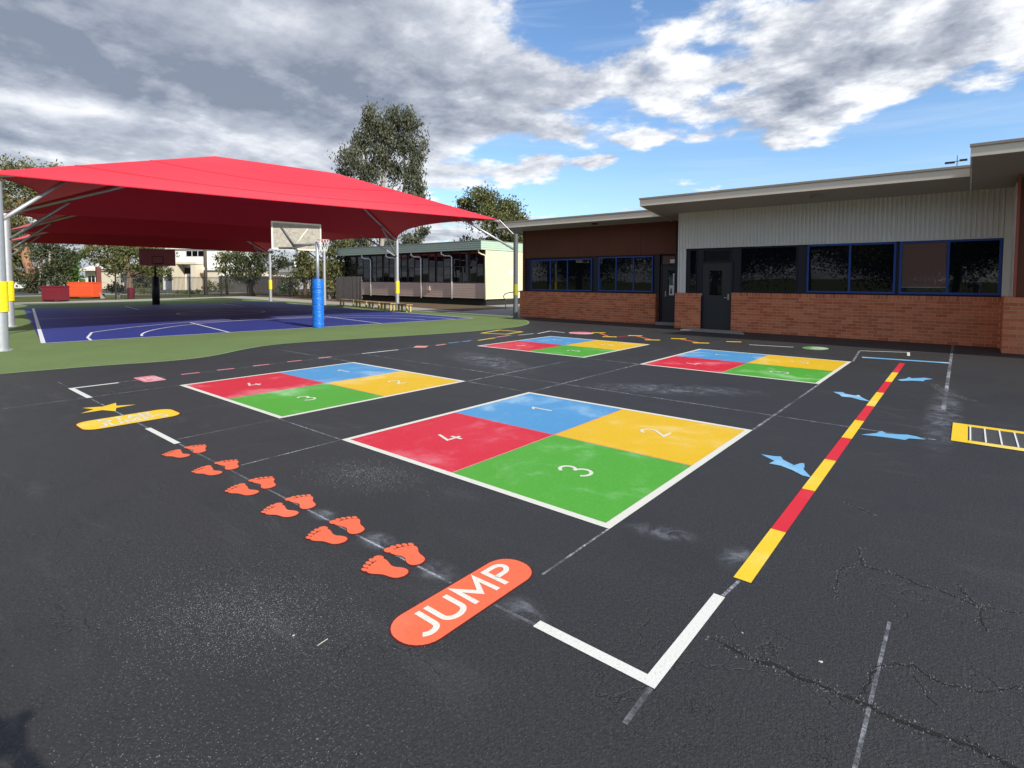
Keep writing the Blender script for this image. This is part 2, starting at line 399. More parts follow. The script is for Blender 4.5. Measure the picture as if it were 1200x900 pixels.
def leaf_mat(name, a, bcol, tr=.25):
    m, b = newmat(name); v = worldpos()
    r = X(X.nt.nodes.new('ShaderNodeNewGeometry').outputs['Random Per Island'])
    f = (r*.55+noise(v, .9, 3, .6)*.5).sat()
    c = mixc(f, a, bcol); setcol(b, c); b.inputs['Roughness'].default_value = .6; b.inputs['Specular IOR Level'].default_value = .3
    tl = X.nt.nodes.new('ShaderNodeBsdfTranslucent'); X.nt.links.new(c, tl.inputs[0])
    mx = X.nt.nodes.new('ShaderNodeMixShader'); mx.inputs[0].default_value = tr
    X.nt.links.new(b.outputs[0], mx.inputs[1]); X.nt.links.new(tl.outputs[0], mx.inputs[2])
    X.nt.links.new(mx.outputs[0], X.nt.nodes['Material Output'].inputs[0]); return m
M['leaf_gum'] = leaf_mat('gum_leaf', (.060, .068, .038), (.150, .155, .092))
M['leaf_olive'] = leaf_mat('olive_leaf', (.075, .082, .026), (.175, .175, .062))
M['leaf_dark'] = leaf_mat('dark_leaf', (.030, .040, .016), (.085, .095, .036))
M['leaf_green'] = leaf_mat('bright_leaf', (.05, .11, .012), (.12, .22, .03))
M['bark'] = simple('brown_bark', (.16, .105, .07), .9, var=.35, vscale=3, bmp=.5)
M['bark_pale'] = simple('pale_gum_bark', (.33, .29, .24), .8, var=.25, vscale=2, bmp=.2)
M['bark_red'] = simple('orange_bark', (.33, .17, .09), .9, var=.35, vscale=3, bmp=.5)

# ================================================================== SETTING: ground
def ground(name, poly, z, mat, parent=None, kind='structure'):
    o = MB().sheet(poly, z).build(name, mat, parent); 
    if kind: o['kind'] = kind
    return o
ground('ground', [(-900, -900), (900, -900), (900, 900), (-900, 900)], -.02, M['lawn'])
ground('playground_asphalt', [(-46, -30), (40, -30), (40, 40), (-20, 40), (-20.2, 17.4), (-34, 19.1), (-43, 20.0), (-46, 14)], 0., M['asphalt'])
TE = [(-12.6, -8), (-12.5, -1), (-12.39, 1.5), (-12.3, 2.15), (-12.15, 3.0), (-11.85, 3.77), (-11.9, 4.59), (-12.6, 5.53), (-13.0, 6.5), (-12.75, 7.8), (-12.15, 9.8), (-11.75, 11.5), (-11.6, 13.0), (-11.65, 14.3), (-12.2, 15.6), (-13.4, 16.9), (-15.2, 17.9)]
def smooth_poly(P, it=2):
    for _ in range(it):
        Q = [P[0]]
        for a, b in zip(P[:-1], P[1:]):
            Q += [(a[0]*.75+b[0]*.25, a[1]*.75+b[1]*.25), (a[0]*.25+b[0]*.75, a[1]*.25+b[1]*.75)]
        P = Q+[P[-1]]
    return P
TE = smooth_poly(TE)
turf_poly = TE+[(-20.3, 18.2), (-26, 18.8), (-33, 19.3), (-42.5, 20.1), (-45.5, 13), (-44.6, -8)]
tf = ground('synthetic_turf', turf_poly, .004, M['turf'])
b = MB()
for i in range(len(TE)-1):
    (x0, y0), (x1, y1) = TE[i], TE[i+1]
    L = math.hypot(x1-x0, y1-y0) or 1; nx, ny = (y1-y0)/L*.05, -(x1-x0)/L*.05
    b.add([(x0, y0, .0045), (x0+nx*1.2, y0+ny*1.2, .0045), (x1+nx*1.2, y1+ny*1.2, .0045), (x1, y1, .0045)], [(0, 1, 2, 3)])
b.build('turf_glue_edge', M['turf_edge'], tf)
# court frame
CN = [Vector((-17.30, 2.86)), Vector((-15.48, 16.15))]; CF = [Vector((-37.6, 5.55)), Vector((-37.35, 18.1))]
court = ground('basketball_court', [tuple(CN[0]), tuple(CN[1]), tuple(CF[1]), tuple(CF[0])], .008, M['court'])
cu = (CN[1]-CN[0]).normalized(); ca = Vector((-cu.y, cu.x)); CC = (CN[0]+CN[1])/2+cu*.0
def cpt(s, t): q = CC+cu*s+ca*t; return (q.x, q.y)
def strip_mesh(pts, w, z, mb=None, closed=False):
    mb = mb or MB(); n = len(pts); L = []; Rr = []
    for i, q in enumerate(pts):
        q = Vector(q[:2])
        pa = Vector(pts[i-1][:2]) if (i > 0 or closed) else None
        pb = Vector(pts[(i+1) % n][:2]) if (i < n-1 or closed) else None
        da = (q-pa).normalized() if pa is not None else None; db = (pb-q).normalized() if pb is not None else None
        if da is None: da = db
        if db is None: db = da
        na = Vector((-da.y, da.x)); nb = Vector((-db.y, db.x)); m_ = (na+nb)
        m_ = m_.normalized() if m_.length > 1e-4 else na
        k = w/2/max(.35, m_.dot(na)); L.append(q+m_*k); Rr.append(q-m_*k)
    base = len(mb.v)
    for l, r in zip(L, Rr): mb.v += [(l.x, l.y, z), (r.x, r.y, z)]
    for i in range(n-1 if not closed else n):
        a = base+2*i; c = base+2*((i+1) % n); mb.f.append((a, a+1, c+1, c))
    return mb
def cline(pts, w=.06, z=.012):
    return strip_mesh([cpt(*q) for q in pts], w, z).build('court_line', M['courtline'], court)
HW = (CN[1]-CN[0]).length/2
cline([(-HW, .0), (HW, .0)]); cline([(-HW+.03, .05), (-HW+.03+.25, 20.4)], .09, .0125)
cline([(HW-.06, .05), (HW-.9, 21)], .07, .0125)
cline([(-2.5, .04), (-2.5, 4.75), (2.5, 4.75), (2.5, .04)], .06, .0135)
arc = lambda r, c, a0, a1, n=28: [(c[0]+r*math.cos(a0+(a1-a0)*i/n), c[1]+r*math.sin(a0+(a1-a0)*i/n)) for i in range(n+1)]
cline([(4.62*math.cos(a)*-1, 4.75*math.sin(a)) for a in [math.pi*i/36 for i in range(1, 36)]], .06, .0145)
R3 = 6.6; a3 = math.acos(5.75/R3)
cline([(-5.75, .04), (-5.75, .9)]+[(-math.cos(a3+(math.pi-2*a3)*i/32)*R3, .9+math.sin(a3+(math.pi-2*a3)*i/32)*R3-math.sin(a3)*R3*.62) for i in range(1, 32)]+[(5.75, .9), (5.75, .04)], .06, .0155)
cline([(-HW+.1, 10.4), (HW-.5, 10.4)], .06, .0135); cline([(1.8*math.cos(a), 10.4+1.8*math.sin(a)) for a in [2*math.pi*i/32 for i in range(33)]], .06, .0145)
cline([(-2.5, 20.2), (-2.5, 15.6), (2.5, 15.6), (2.5, 20.2)], .06, .0135)
# strips beyond the court
ground('concrete_path', [(-46.3, 2), (-42.9, 3), (-42.9, 8.8), (-44.7, 12.6), (-47.2, 19.4), (-43, 19.7), (-34, 19.3), (-24.8, 18.6), (-20.3, 17.9), (-19.2, 19.2), (-25, 20.3), (-34, 21.4), (-44.5, 22.4), (-50.5, 22.4), (-48.6, 13.5)], .010, M['path'])
ground('garden_bed', [(-34, 21.42), (-25, 20.32), (-19.6, 19.4), (-19.4, 23.6), (-38, 24.2), (-48, 29), (-50.2, 22.44), (-44.5, 22.42)], .004, M['mulch'])
ground('side_yard_paving', [(-19.3, 17.9), (-15, 18.0), (-15, 30), (-22.4, 30), (-22.4, 24.2), (-19.38, 23.4)], .007, M['conc'])
ground('street', [(-90, -30), (-66, -30), (-66, 80), (-90, 120)], -.008, M['road'])
ground('street_footpath', [(-65.8, -30), (-63, -30), (-63, 80), (-65.8, 80)], -.004, M['path'])

# ================================================================== PAINTED MARKINGS
def sheet_part(name, poly, z, mat, parent): return MB().sheet(poly, z).build(name, mat, parent)
GLY = {
 '1': [[(.12, .80), (.36, 1.0), (.36, 0)]],
 '2': [[(.03, .78)]+[(.31+.28*math.cos(a), .72+.28*math.sin(a)) for a in [R(x) for x in range(165, -31, -15)]]+[(.04, .03), (.62, .03)]],
 '3': [[(.05, .84)]+[(.30+.23*math.cos(a), .77+.23*math.sin(a)) for a in [R(x) for x in range(150, -91, -15)]], [(.30, .54)]+[(.30+.28*math.cos(a), .27+.27*math.sin(a)) for a in [R(x) for x in range(88, -151, -15)]]+[(.03, .16)]],
 '4': [[(.30, 1.0), (.03, .28), (.64, .28)], [(.44, .52), (.44, 0)]],
 'J': [[(.42, 1.0), (.42, .28)]+[(.21+.21*math.cos(a), .24+.21*math.sin(a)) for a in [R(x) for x in range(-15, -151, -15)]]],
 'U': [[(.05, 1.0), (.05, .32)]+[(.32+.27*math.cos(a), .29+.27*math.sin(a)) for a in [R(x) for x in range(195, 346, 15)]]+[(.59, .32), (.59, 1.0)]],
 'M': [[(.04, 0), (.055, .96), (.38, .30), (.705, .96), (.72, 0)]],
 'P': [[(.06, 0), (.06, .97), (.34, .97)]+[(.36+.22*math.cos(a), .73+.24*math.sin(a)) for a in [R(x) for x in range(75, -76, -15)]]+[(.34, .49), (.11, .49)]],
 'S': [[(.52, .84)]+[(.29+.22*math.cos(a), .76+.21*math.sin(a)) for a in [R(x) for x in range(45, 271, 15)]]+[(.29+.24*math.cos(a), .28+.25*math.sin(a)) for a in [R(x) for x in range(80, -136, -15)]]],
 'T': [[(.0, .96), (.6, .96)], [(.30, .90), (.30, 0)]],
 'A': [[(.02, 0), (.32, .98), (.62, 0)], [(.16, .33), (.48, .33)]],
 'R': [[(.06, 0), (.06, .97), (.34, .97)]+[(.34+.22*math.cos(a), .73+.24*math.sin(a)) for a in [R(x) for x in range(75, -76, -15)]]+[(.32, .49), (.11, .49)], [(.32, .46), (.58, 0)]],
}
ADV = {'1': .6, '2': .7, '3': .7, '4': .7, 'J': .62, 'U': .84, 'M': .98, 'P': .72, 'S': .74, 'T': .72, 'A': .74, 'R': .76}
def glyph(ch, o, up, right, h, w, z, mat, parent, name, wscale=1.):
    """one character: origin o = bottom-left, up/right ground directions"""
    mb = MB(); o = Vector(o); up = Vector(up); right = Vector(right)
    for k, st in enumerate(GLY[ch]):
        strip_mesh([tuple(o+right*(x*h*wscale)+up*(y*h)) for x, y in st], w, z+.0012*k, mb)
    return mb.build(name, mat, parent)
def word(txt, o, up, right, h, w, z, mat, parent, wscale=1., track=1.):
    o = Vector(o); right = Vector(right)
    for ch in txt:
        glyph(ch, o, up, right, h, w, z, mat, parent, 'letter', wscale); o = o+right*(ADV[ch]*h*wscale*track)
# four-square courts
SIDE = 3.025
squares = [((-4.742, 3.041), 'largest four square court, in the foreground beside the red and yellow beam', 1.),
           ((-9.030, 3.055), 'four square court at the left near the green turf and pink dashes', 1.6),
           ((-4.742, 9.449), 'four square court at the right in front of the dark green door', 1.9),
           ((-9.020, 9.494), 'farthest four square court, below the blue framed windows of the long brick wall', 2.2)]
for (x0, y0), lab, wr in squares:
    t = empty('four_square_court', (x0, y0, 0), lab, 'court marking', 'four square courts painted on the asphalt')
    s_ = SIDE; w = .062; h_ = s_/2
    mb = MB()
    for q in ([(0, 0), (s_, 0), (s_-w, w), (w, w)], [(s_, 0), (s_, s_), (s_-w, s_-w), (s_-w, w)], [(s_, s_), (0, s_), (w, s_-w), (s_-w, s_-w)], [(0, s_), (0, 0), (w, w), (w, s_-w)]):
        mb.sheet(q, .0065)
    mb.build('border_line', M['p_cream'], t)
    g = .006; i0, i1 = w+.002, s_-w-.002
    for nm, mt, (a, b_, c, d_) in (('red_quarter', 'p_red', (i0, h_-g, i0, h_-g)), ('blue_quarter', 'p_blue', (i0, h_-g, h_+g, i1)),
                                ('yellow_quarter', 'p_yellow', (h_+g, i1, h_+g, i1)), ('green_quarter', 'p_green', (h_+g, i1, i0, h_-g))):
        sheet_part(nm, [(a, c), (b_, c), (b_, d_), (a, d_)], .0055, M[mt], t)
    sheet_part('chalk_joint', [(i0, i0), (i1, i0), (i1, i1), (i0, i1)], .003, M['p_pink'], t)
    for ch, cx, cy in (('4', .25, .25), ('1', .25, .75), ('2', .75, .75), ('3', .75, .25)):
        H = .285; wd = {'1': .3, '2': .64, '3': .6, '4': .66}[ch]*H
        glyph(ch, (cx*s_+H/2, cy*s_-wd/2), (-1, 0), (0, 1), H, .031, .0095, M['p_cream'], t, 'number')

def rounded(x0, x1, y0, y1, r, n=7):
    P = []
    for cx, cy, a0 in ((x1-r, y1-r, 0), (x0+r, y1-r, 90), (x0+r, y0+r, 180), (x1-r, y0+r, 270)):
        P += [(cx+r*math.cos(R(a0+90*i/n)), cy+r*math.sin(R(a0+90*i/n))) for i in range(n+1)]
    return P
jp = empty('jump_panel', (-1.89, 1.92, 0), 'orange rounded panel with the word JUMP in white letters', 'ground marking')
X0, Y0 = -1.89, 1.92
sheet_part('dark_edge', rounded(-.143, .145, -.447, .447, .136), .003, M['p_dkred'], jp)
sheet_part('panel', rounded(-.135, .137, -.438, .438, .128), .006, M['p_orange'], jp)
word('JUMP', (.080, -.350), (-1, 0), (0, 1), .170, .031, .0095, M['p_letter'], jp, 1.36, .98)
sp = empty('star_jumps_panel', (-7.285, 1.95, 0), 'yellow rounded panel lettered STAR JUMPS, beside the yellow star', 'ground marking')
sheet_part('dark_edge', rounded(-.265, .265, -.485, .485, .15), .003, M['p_dkred'], sp)
sheet_part('panel', rounded(-.245, .245, -.465, .465, .14), .006, M['p_yel2'], sp)
word('STAR', (-.02, -.27), (-1, 0), (0, 1), .17, .026, .010, M['p_cream'], sp, 1.05)
word('JUMPS', (.19, -.33), (-1, 0), (0, 1), .17, .026, .010, M['p_cream'], sp, 1.05)
star = []
for i in range(10):
    a = R(36*i+4); r = .30 if i % 2 == 0 else .125; star.append((-8.12+r*math.cos(a)*.95, 1.93+r*math.sin(a)))
def marking(name, poly, mat, label, cat, group=None, z=.006, z_off=.0):
    cx = sum(p_[0] for p_ in poly)/len(poly); cy = sum(p_[1] for p_ in poly)/len(poly)
    o = MB().sheet([(x-cx, y-cy) for x, y in poly], z).build(name, mat); o.location = (cx, cy, 0)
    return tag(o, label, cat, group)
marking('star_marking', star, M['p_yel2'], 'yellow five pointed star painted beside the STAR JUMPS panel', 'ground marking')
# footprints
def foot(side, x, y, label):
    t = empty('footprint', (x, y, 0), label, 'painted footprint', 'orange footprints leading to the JUMP panel')
    def tr(u, v): return (-u*1.13+.012-(.018 if side < 0 else 0), v*1.25*side)          # toes point to -X, side +1: big toe towards +Y
    sole = [(0, .016), (.003, .036), (.018, .054), (.044, .060), (.074, .052), (.100, .036), (.130, .034), (.165, .046), (.200, .052), (.216, .040), (.217, .014), (.209, -.016), (.196, -.042), (.180, -.062), (.158, -.072), (.128, -.062), (.104, -.044), (.078, -.034), (.048, -.030), (.022, -.022), (.006, -.006)]
    sole = smooth_poly(sole+[sole[0]], 1)[:-1]
    cx = sum(p_[0] for p_ in sole)/len(sole); cy = sum(p_[1] for p_ in sole)/len(sole)
    toes = [(.232, .036, .0235), (.239, .006, .0125), (.229, -.019, .0120), (.213, -.043, .0115), (.191, -.065, .0120)]
    rim = MB(); rim.sheet([tr(cx+(u-cx)*1.07+math.copysign(.003, u-cx), cy+(v-cy)*1.12) for u, v in sole], .0025)
    for k, (u, v, r) in enumerate(toes):
        rim.sheet([tr(u+(r+.007)*1.15*math.cos(a), v+(r+.007)*math.sin(a)) for a in [2*math.pi*i/12 for i in range(12)]], .0018-.0003*k)
    rim.build('dark_edge', M['p_dkred'], t)
    sheet_part('sole', [tr(u, v) for u, v in sole], .0060, M['p_orange'], t)
    for k, (u, v, r) in enumerate(toes):
        sheet_part('toe', [tr(u+r*(1.25 if k == 0 else 1.7)*math.cos(a), v+r*math.sin(a)) for a in [2*math.pi*i/12 for i in range(12)]], .0066+.0006*k, M['p_orange'], t)
ordn = ['nearest the JUMP panel', 'second from the JUMP panel', 'third from the JUMP panel', 'fourth from the JUMP panel', 'fifth from the JUMP panel', 'farthest from the JUMP panel']
for i, hx in enumerate((-2.295, -2.875, -3.455, -4.03, -4.67, -5.35)):
    foot(1, hx, 1.818, 'orange left footprint of the pair '+ordn[i])
    foot(-1, hx-.012, 2.006, 'orange right footprint of the pair '+ordn[i])
# balance beam line
bm = empty('beam_marking', (-.87, 2.97, 0), 'long straight line of alternating yellow and red blocks on the asphalt', 'ground marking')
ys = [2.97, 3.70, 4.57, 5.48, 6.36, 7.28, 8.2, 9.3, 10.38, 11.5, 12.9]; ys = [2.97+i*.993 for i in range(11)]
ys = [2.97, 3.72, 4.60, 5.50, 6.38, 7.28, 8.22, 9.30, 10.38, 11.5, 12.9]
for i in range(10):
    xa = -.90+(-.06)*i/10; xb = -.90+(-.06)*(i+1)/10
    sheet_part('yellow_block' if i % 2 == 0 else 'red_block', [(xa-.025+.875, ys[i]-2.97+.001), (xa+.065+.875, ys[i]-2.97+.001), (xb+.065+.875, ys[i+1]-2.97-.001), (xb-.025+.875, ys[i+1]-2.97-.001)], .006, M['p_yel2'] if i % 2 == 0 else M['p_red2'], bm)
def corner(pts, w, label, mat='p_white'):
    t = strip_mesh(pts, w, .006).build('corner_marking', M[mat]); return tag(t, label, 'corner line', 'white corner lines of the play area')
corner([(-1.49, 1.972), (-.918, 1.972), (-.918, 2.75)], .056, 'thick white right-angle corner line below the yellow end of the beam')
corner([(-8.98, 1.955), (-9.95, 1.955), (-9.95, 2.53)], .065, 'white right-angle corner line left of the yellow star')
corner([(-6.68, 1.945), (-5.84, 1.945)], .055, 'short thick white dash between the STAR JUMPS panel and the orange footprints')
corner([(-1.85, 14.55), (-.98, 14.93), (-.93, 14.25)], .05, 'thin white corner line at the far end of the beam')
# sharks / dolphins beside the beam
def fish(poly, o, k, lab):
    poly = [(o[0]+x/k, o[1]+y/k) for x, y in poly]; P = [tuple(G(*q)[:2]) for q in poly]
    marking('fish_marking', P, M['p_sky'], lab, 'ground marking', 'light blue leaping fish beside the beam')
fish([(65, 560), (150, 572), (192, 574), (205, 594), (275, 630), (315, 617), (340, 617), (343, 640), (335, 655), (385, 708), (330, 695), (262, 660), (190, 632), (115, 618), (150, 602)], (880, 430), 5.4545, 'light blue fish shape nearest the camera, left of the beam')
fish([(703, 434), (800, 424), (838, 410), (862, 426), (930, 432), (1000, 434), (1060, 446), (1118, 466), (1010, 458), (985, 468), (900, 456), (800, 444)], (880, 430), 5.4545, 'long light blue fish shape right of the beam, across from the nearest one')
fish([(525, 160), (590, 162), (600, 172), (665, 184), (690, 180), (706, 194), (762, 222), (700, 212), (640, 196), (580, 190), (568, 178)], (880, 430), 5.4545, 'small light blue fish shape on the left of the beam, nearer the brick wall')
fish([(935, 82), (990, 76), (1010, 66), (1030, 74), (1110, 70), (1165, 78), (1110, 84), (1105, 92), (1030, 88), (960, 90)], (880, 430), 5.4545, 'smallest light blue fish shape, right of the far red end of the beam')
cap = strip_mesh([(-1.65, 13.33), (-.24, 13.52)], .17, .0095).build('blue_bar_marking', M['p_sky']); tag(cap, 'pale blue bar painted across the far end of the beam', 'ground marking')
# ladder
ld = empty('drain_grate', (0, 6.95, 0), 'grey metal drain grate with pale cross bars inside a yellow painted frame', 'drain')
M['grate'] = simple('worn_grate_metal', (.15, .15, .148), .55, .3, var=.3, vscale=20)
sheet_part('grate_bed', [(.047, .121), (2.1, .121), (2.1, .789), (.047, .789)], .003, M['grate'], ld)
for k in range(22): MB().box(.05, 2.1, .128+k*.0303, .138+k*.0303, .003, .0075).build('slat', M['grate'], ld)
x0, x1, y0, y1 = -.085, 2.1, 0., .90
sheet_part('yellow_end', [(x0, y0), (.045, y0+.0), (.045, y1), (x0, y1)], .006, M['p_yel2'], ld)
sheet_part('yellow_rail', [(.047, y0), (x1, y0), (x1, y0+.12), (.047, y0+.12)], .006, M['p_yel2'], ld)
sheet_part('yellow_rail', [(.047, y1-.11), (x1, y1-.11), (x1, y1), (.047, y1)], .006, M['p_yel2'], ld)
sheet_part('yellow_end', [(x1+.002, y0), (x1+.12, y0), (x1+.12, y1), (x1+.002, y1)], .006, M['p_yel2'], ld)
for k in range(17):
    x = .058+k*.118; MB().box(x, x+.013, y0+.122, y1-.112, .003, .011).build('cross_bar', M['grille'], ld)
# fun-run markings along the far side
def dash(a, b_, w, mat, label, name='dash_marking', group=None):
    a = Vector(a); b_ = Vector(b_); c = (a+b_)/2
    o = strip_mesh([tuple(a-c), tuple(b_-c)], w, .006).build(name, M[mat]); o.location = (c.x, c.y, 0); return tag(o, label, 'ground marking', group)
pk = empty('pink_sign_marking', (-9.97, 2.95, 0), 'pink rounded plate with faint white symbols, at the start of the pink dashes', 'ground marking')
sheet_part('plate', rounded(-.30, .30, -.15, .15, .05), .006, M['p_pink'], pk)
mb = MB(); strip_mesh([(.14, -.09), (-.14, -.09), (-.14, .0), (.0, .0), (.0, -.07)], .022, .009, mb); strip_mesh([(.15, .05), (-.14, .05), (-.14, .11), (.15, .11)], .02, .0102, mb); mb.build('symbol', M['p_cream'], pk)
words = ['first pink dash, beside the pink plate', 'second pink dash along the left court', 'third pink dash along the left court', 'fourth pink dash along the left court', 'fifth pink dash, at the far end of the row']
for i, (ya, yb) in enumerate(((3.42, 3.70), (3.99, 4.27), (4.61, 4.90), (5.27, 5.55), (5.93, 6.20))):
    dash((-10.02, ya), (-10.0, yb), .07, 'p_pink', words[i], group='pink dashes beside the left court')
dash((-9.93, 6.9), (-9.86, 7.82), .055, 'p_white', 'white line segment beyond the pink dashes')
dash((-10.02, 8.42), (-9.78, 8.60), .34, 'p_coral', 'faded pink and white plate beyond the white line segment')
dash((-9.82, 8.92), (-9.84, 9.26), .09, 'p_coral', 'short coral dash beside the faded plate')
dash((-9.95, 9.46), (-9.93, 9.80), .06, 'p_sky', 'pale blue dash right after the coral dash'); dash((-9.92, 9.92), (-9.90, 10.2), .06, 'p_sky', 'pale blue dash nearer the yellow dash')
dash((-9.80, 10.38), (-9.90, 11.15), .08, 'p_yel2', 'pale yellow dash beside the farthest court'); dash((-9.98, 11.3), (-10.02, 11.95), .07, 'p_pink', 'pink dash after the pale yellow dash')
dash((-9.85, 12.1), (-9.80, 12.75), .05, 'p_white', 'thin white dash behind the farthest court')
o = strip_mesh([(-11.05, 11.86), (-11.3, 12.95), (-10.42, 12.98), (-10.30, 12.1)], .09, .006, closed=True).build('outline_box_marking', M['p_yel2']); tag(o, 'pale yellow outlined box by the turf corner', 'ground marking')
o = strip_mesh([(-9.72, 12.85), (-9.92, 13.75), (-9.28, 13.6)], .06, .006).build('angle_marking', M['p_white']); tag(o, 'thin white angle line beside the red oval', 'ground marking')
def oval(cx, cy, rx, ry, rz, mat, label):
    P = [(cx+rx*math.cos(a)*math.cos(rz)-ry*math.sin(a)*math.sin(rz), cy+rx*math.cos(a)*math.sin(rz)+ry*math.sin(a)*math.cos(rz)) for a in [2*math.pi*i/28 for i in range(28)]]
    return marking('oval_marking', P, M[mat], label, 'ground marking')
oval(-8.85, 13.85, .38, .36, 0, 'p_pink', 'red oval painted behind the farthest court')
M['p_pgreen'] = paint('pale_green_marking', (.14, .30, .09), .8, (.5, .6, .46))
ov = oval(-2.72, 14.40, .27, .36, 0, 'p_pgreen', 'green oval painted near the brick wall')
for (a, b_, lab) in (((-8.50, 14.28), (-7.66, 13.45), 'first orange zigzag link with pale ends, right of the red oval'), ((-7.26, 14.2), (-6.4, 13.5), 'second orange zigzag link with pale ends, between its neighbours'), ((-6.0, 14.25), (-5.16, 13.66), 'third orange zigzag link, nearest the charcoal door step')):
    c = (Vector(a)+Vector(b_))/2; t = empty('zigzag_marking', (c.x, c.y, 0), lab, 'ground marking', 'orange zigzag links along the far side')
    a_ = Vector(a)-c; bb = Vector(b_)-c
    strip_mesh([tuple(a_*.8), tuple(bb*.8)], .07, .006).build('link', M['p_orange'], t)
    for e in (a_, bb): strip_mesh([(e.x-.17, e.y-.10), (e.x+.17, e.y+.10)], .16, .0085).build('end_block', M['p_yel2'], t)
dash((-4.78, 14.42), (-4.46, 14.60), .13, 'p_yel2', 'single pale yellow block before the charcoal door step')
dash((-7.5, 13.6), (-7.35, 14.1), .05, 'p_red2', 'thin red stroke between the first two zigzag links')
dash((-4.12, 14.1), (-3.16, 14.27), .06, 'p_white', 'dull white line parallel to the brick wall', 'line_marking')
# chalk setting-out lines
def chalk(a, b_, label, w=.014, z=.0016):
    a = Vector(a); b_ = Vector(b_); c = (a+b_)/2
    o = strip_mesh([tuple(a-c), tuple(b_-c)], w, z).build('chalk_line', M['chalk']); o.location = (c.x, c.y, 0)
    return tag(o, label, 'chalk line', 'thin chalk setting-out lines')
chalk((-5.80, 1.953), (-2.04, 1.953), 'chalk line running under the orange footprints', .016)
chalk((-1.74, 1.958), (-1.49, 1.962), 'short chalk line between the JUMP panel and the thick corner line', .018)
chalk((-7.04, 1.95), (-6.70, 1.95), 'short chalk line between the STAR JUMPS panel and the white dash', .018)
chalk((-10.7, 1.95), (-9.99, 1.95), 'chalk line beyond the white corner at the far left', .018)
chalk((-8.95, 1.95), (-7.55, 1.95), 'chalk line under the yellow star', .016, .0018)
chalk((-1.724, 2.33), (-1.724, 3.04), 'chalk line from the near corner of the largest court to the JUMP panel')
chalk((-4.745, 2.06), (-4.745, 3.04), 'chalk line from the left corner of the largest court to the footprints')
chalk((-6.00, 2.0), (-6.00, 3.05), 'chalk line from the near corner of the left court to the white dash')
chalk((-9.03, .8), (-9.03, 3.05), 'chalk line from the left corner of the left court towards the turf')
chalk((-1.72, 6.07), (-1.72, 9.44), 'chalk line joining the largest court and the right court', .028)
chalk((-4.745, 6.07), (-4.745, 9.44), 'chalk line between the far corner of the largest court and the right court', .028)
chalk((-6.0, 6.09), (-6.0, 9.49), 'chalk line between the left court and the farthest court', .03)
chalk((-6.0, 3.045), (-4.745, 3.045), 'chalk line across the gap between the two nearest courts', .018, .0013)
chalk((-6.0, 6.075), (-4.74, 6.075), 'far chalk line across the gap between the two nearest courts', .022, .0013)
chalk((-12.0, 6.08), (-9.04, 6.08), 'chalk line leaving the far corner of the left court', .022, .0013)
chalk((-9.7, 6.9), (-.2, 6.9), 'long chalk line crossing between the near and far courts', .02, .0010)
chalk((-6.0, 9.47), (-4.745, 9.46), 'chalk line between the two far courts', .03, .0013)
chalk((-10.0, 2.4), (-10.0, 3.2), 'short chalk line beside the pink plate', .02, .0010)
chalk((-9.98, 3.7), (-9.9, 13.9), 'chalk line threading the pink dashes', .02, .0010)
chalk((-1.70, 12.48), (-1.85, 14.5), 'chalk line from the right court towards the brick wall', .04, .0013)
chalk((-.905, 2.76), (-.885, 2.96), 'chalk line in the gap between the thick corner line and the beam', .018, .0010)
chalk((-.90, 1.72), (-.905, 1.94), 'chalk tail poking out below the thick corner line', .022, .0010)
chalk((-.235, 1.0), (-.232, 3.05), 'chalk line at the bottom right of the playground', .014, .0010)
chalk((-.19, 8.6), (-.25, 17.3), 'chalk line running up to the brick wall at the right', .045, .0013)
def dust(cx, cy, sx, sy, rz, label, z):
    me = bpy.data.meshes.new('chalk_smudge'); me.from_pydata([(-sx, -sy, 0), (sx, -sy, 0), (sx, sy, 0), (-sx, sy, 0)], [], [(0, 1, 2, 3)])
    uv = me.uv_layers.new(name='UV'); [setattr(uv.data[i], 'uv', c) for i, c in enumerate(((0, 0), (1, 0), (1, 1), (0, 1)))]
    me.materials.append(M['dust']); o = bpy.data.objects.new('chalk_smudge', me); COL.objects.link(o); o.location = (cx, cy, z); o.rotation_euler = (0, 0, rz)
    return tag(o, label, 'chalk smudge', 'soft chalk smudges on the asphalt')
dust(-2.18, 1.99, .17, .13, 0, 'chalk smudge between the nearest footprints and the JUMP panel', .0004)
dust(-2.72, 1.99, .18, .12, 0, 'chalk smudge between the two nearest pairs of footprints', .0004)
dust(-3.32, 1.99, .16, .11, 0, 'chalk smudge between the second and third pairs of footprints', .0004)
dust(-1.60, 2.02, .18, .12, 0, 'chalk smudge right of the JUMP panel', .0004)
dust(-1.45, 3.22, .28, .14, .3, 'chalk smudge just past the near corner of the largest court', .0004)
dust(-.18, 8.4, .22, 2.6, 0, 'long dusty chalk smudge right of the beam', .0004)
dust(-3.3, 7.6, 1.6, .5, .5, 'wide pale smudge between the largest court and the right court', .0004)
dust(-7.2, 7.9, 1.9, .7, -.4, 'wide pale smudge between the left court and the farthest court', .0004)
dust(-.95, 3.2, .16, .2, 0, 'chalk smudge at the near end of the beam', .0004)

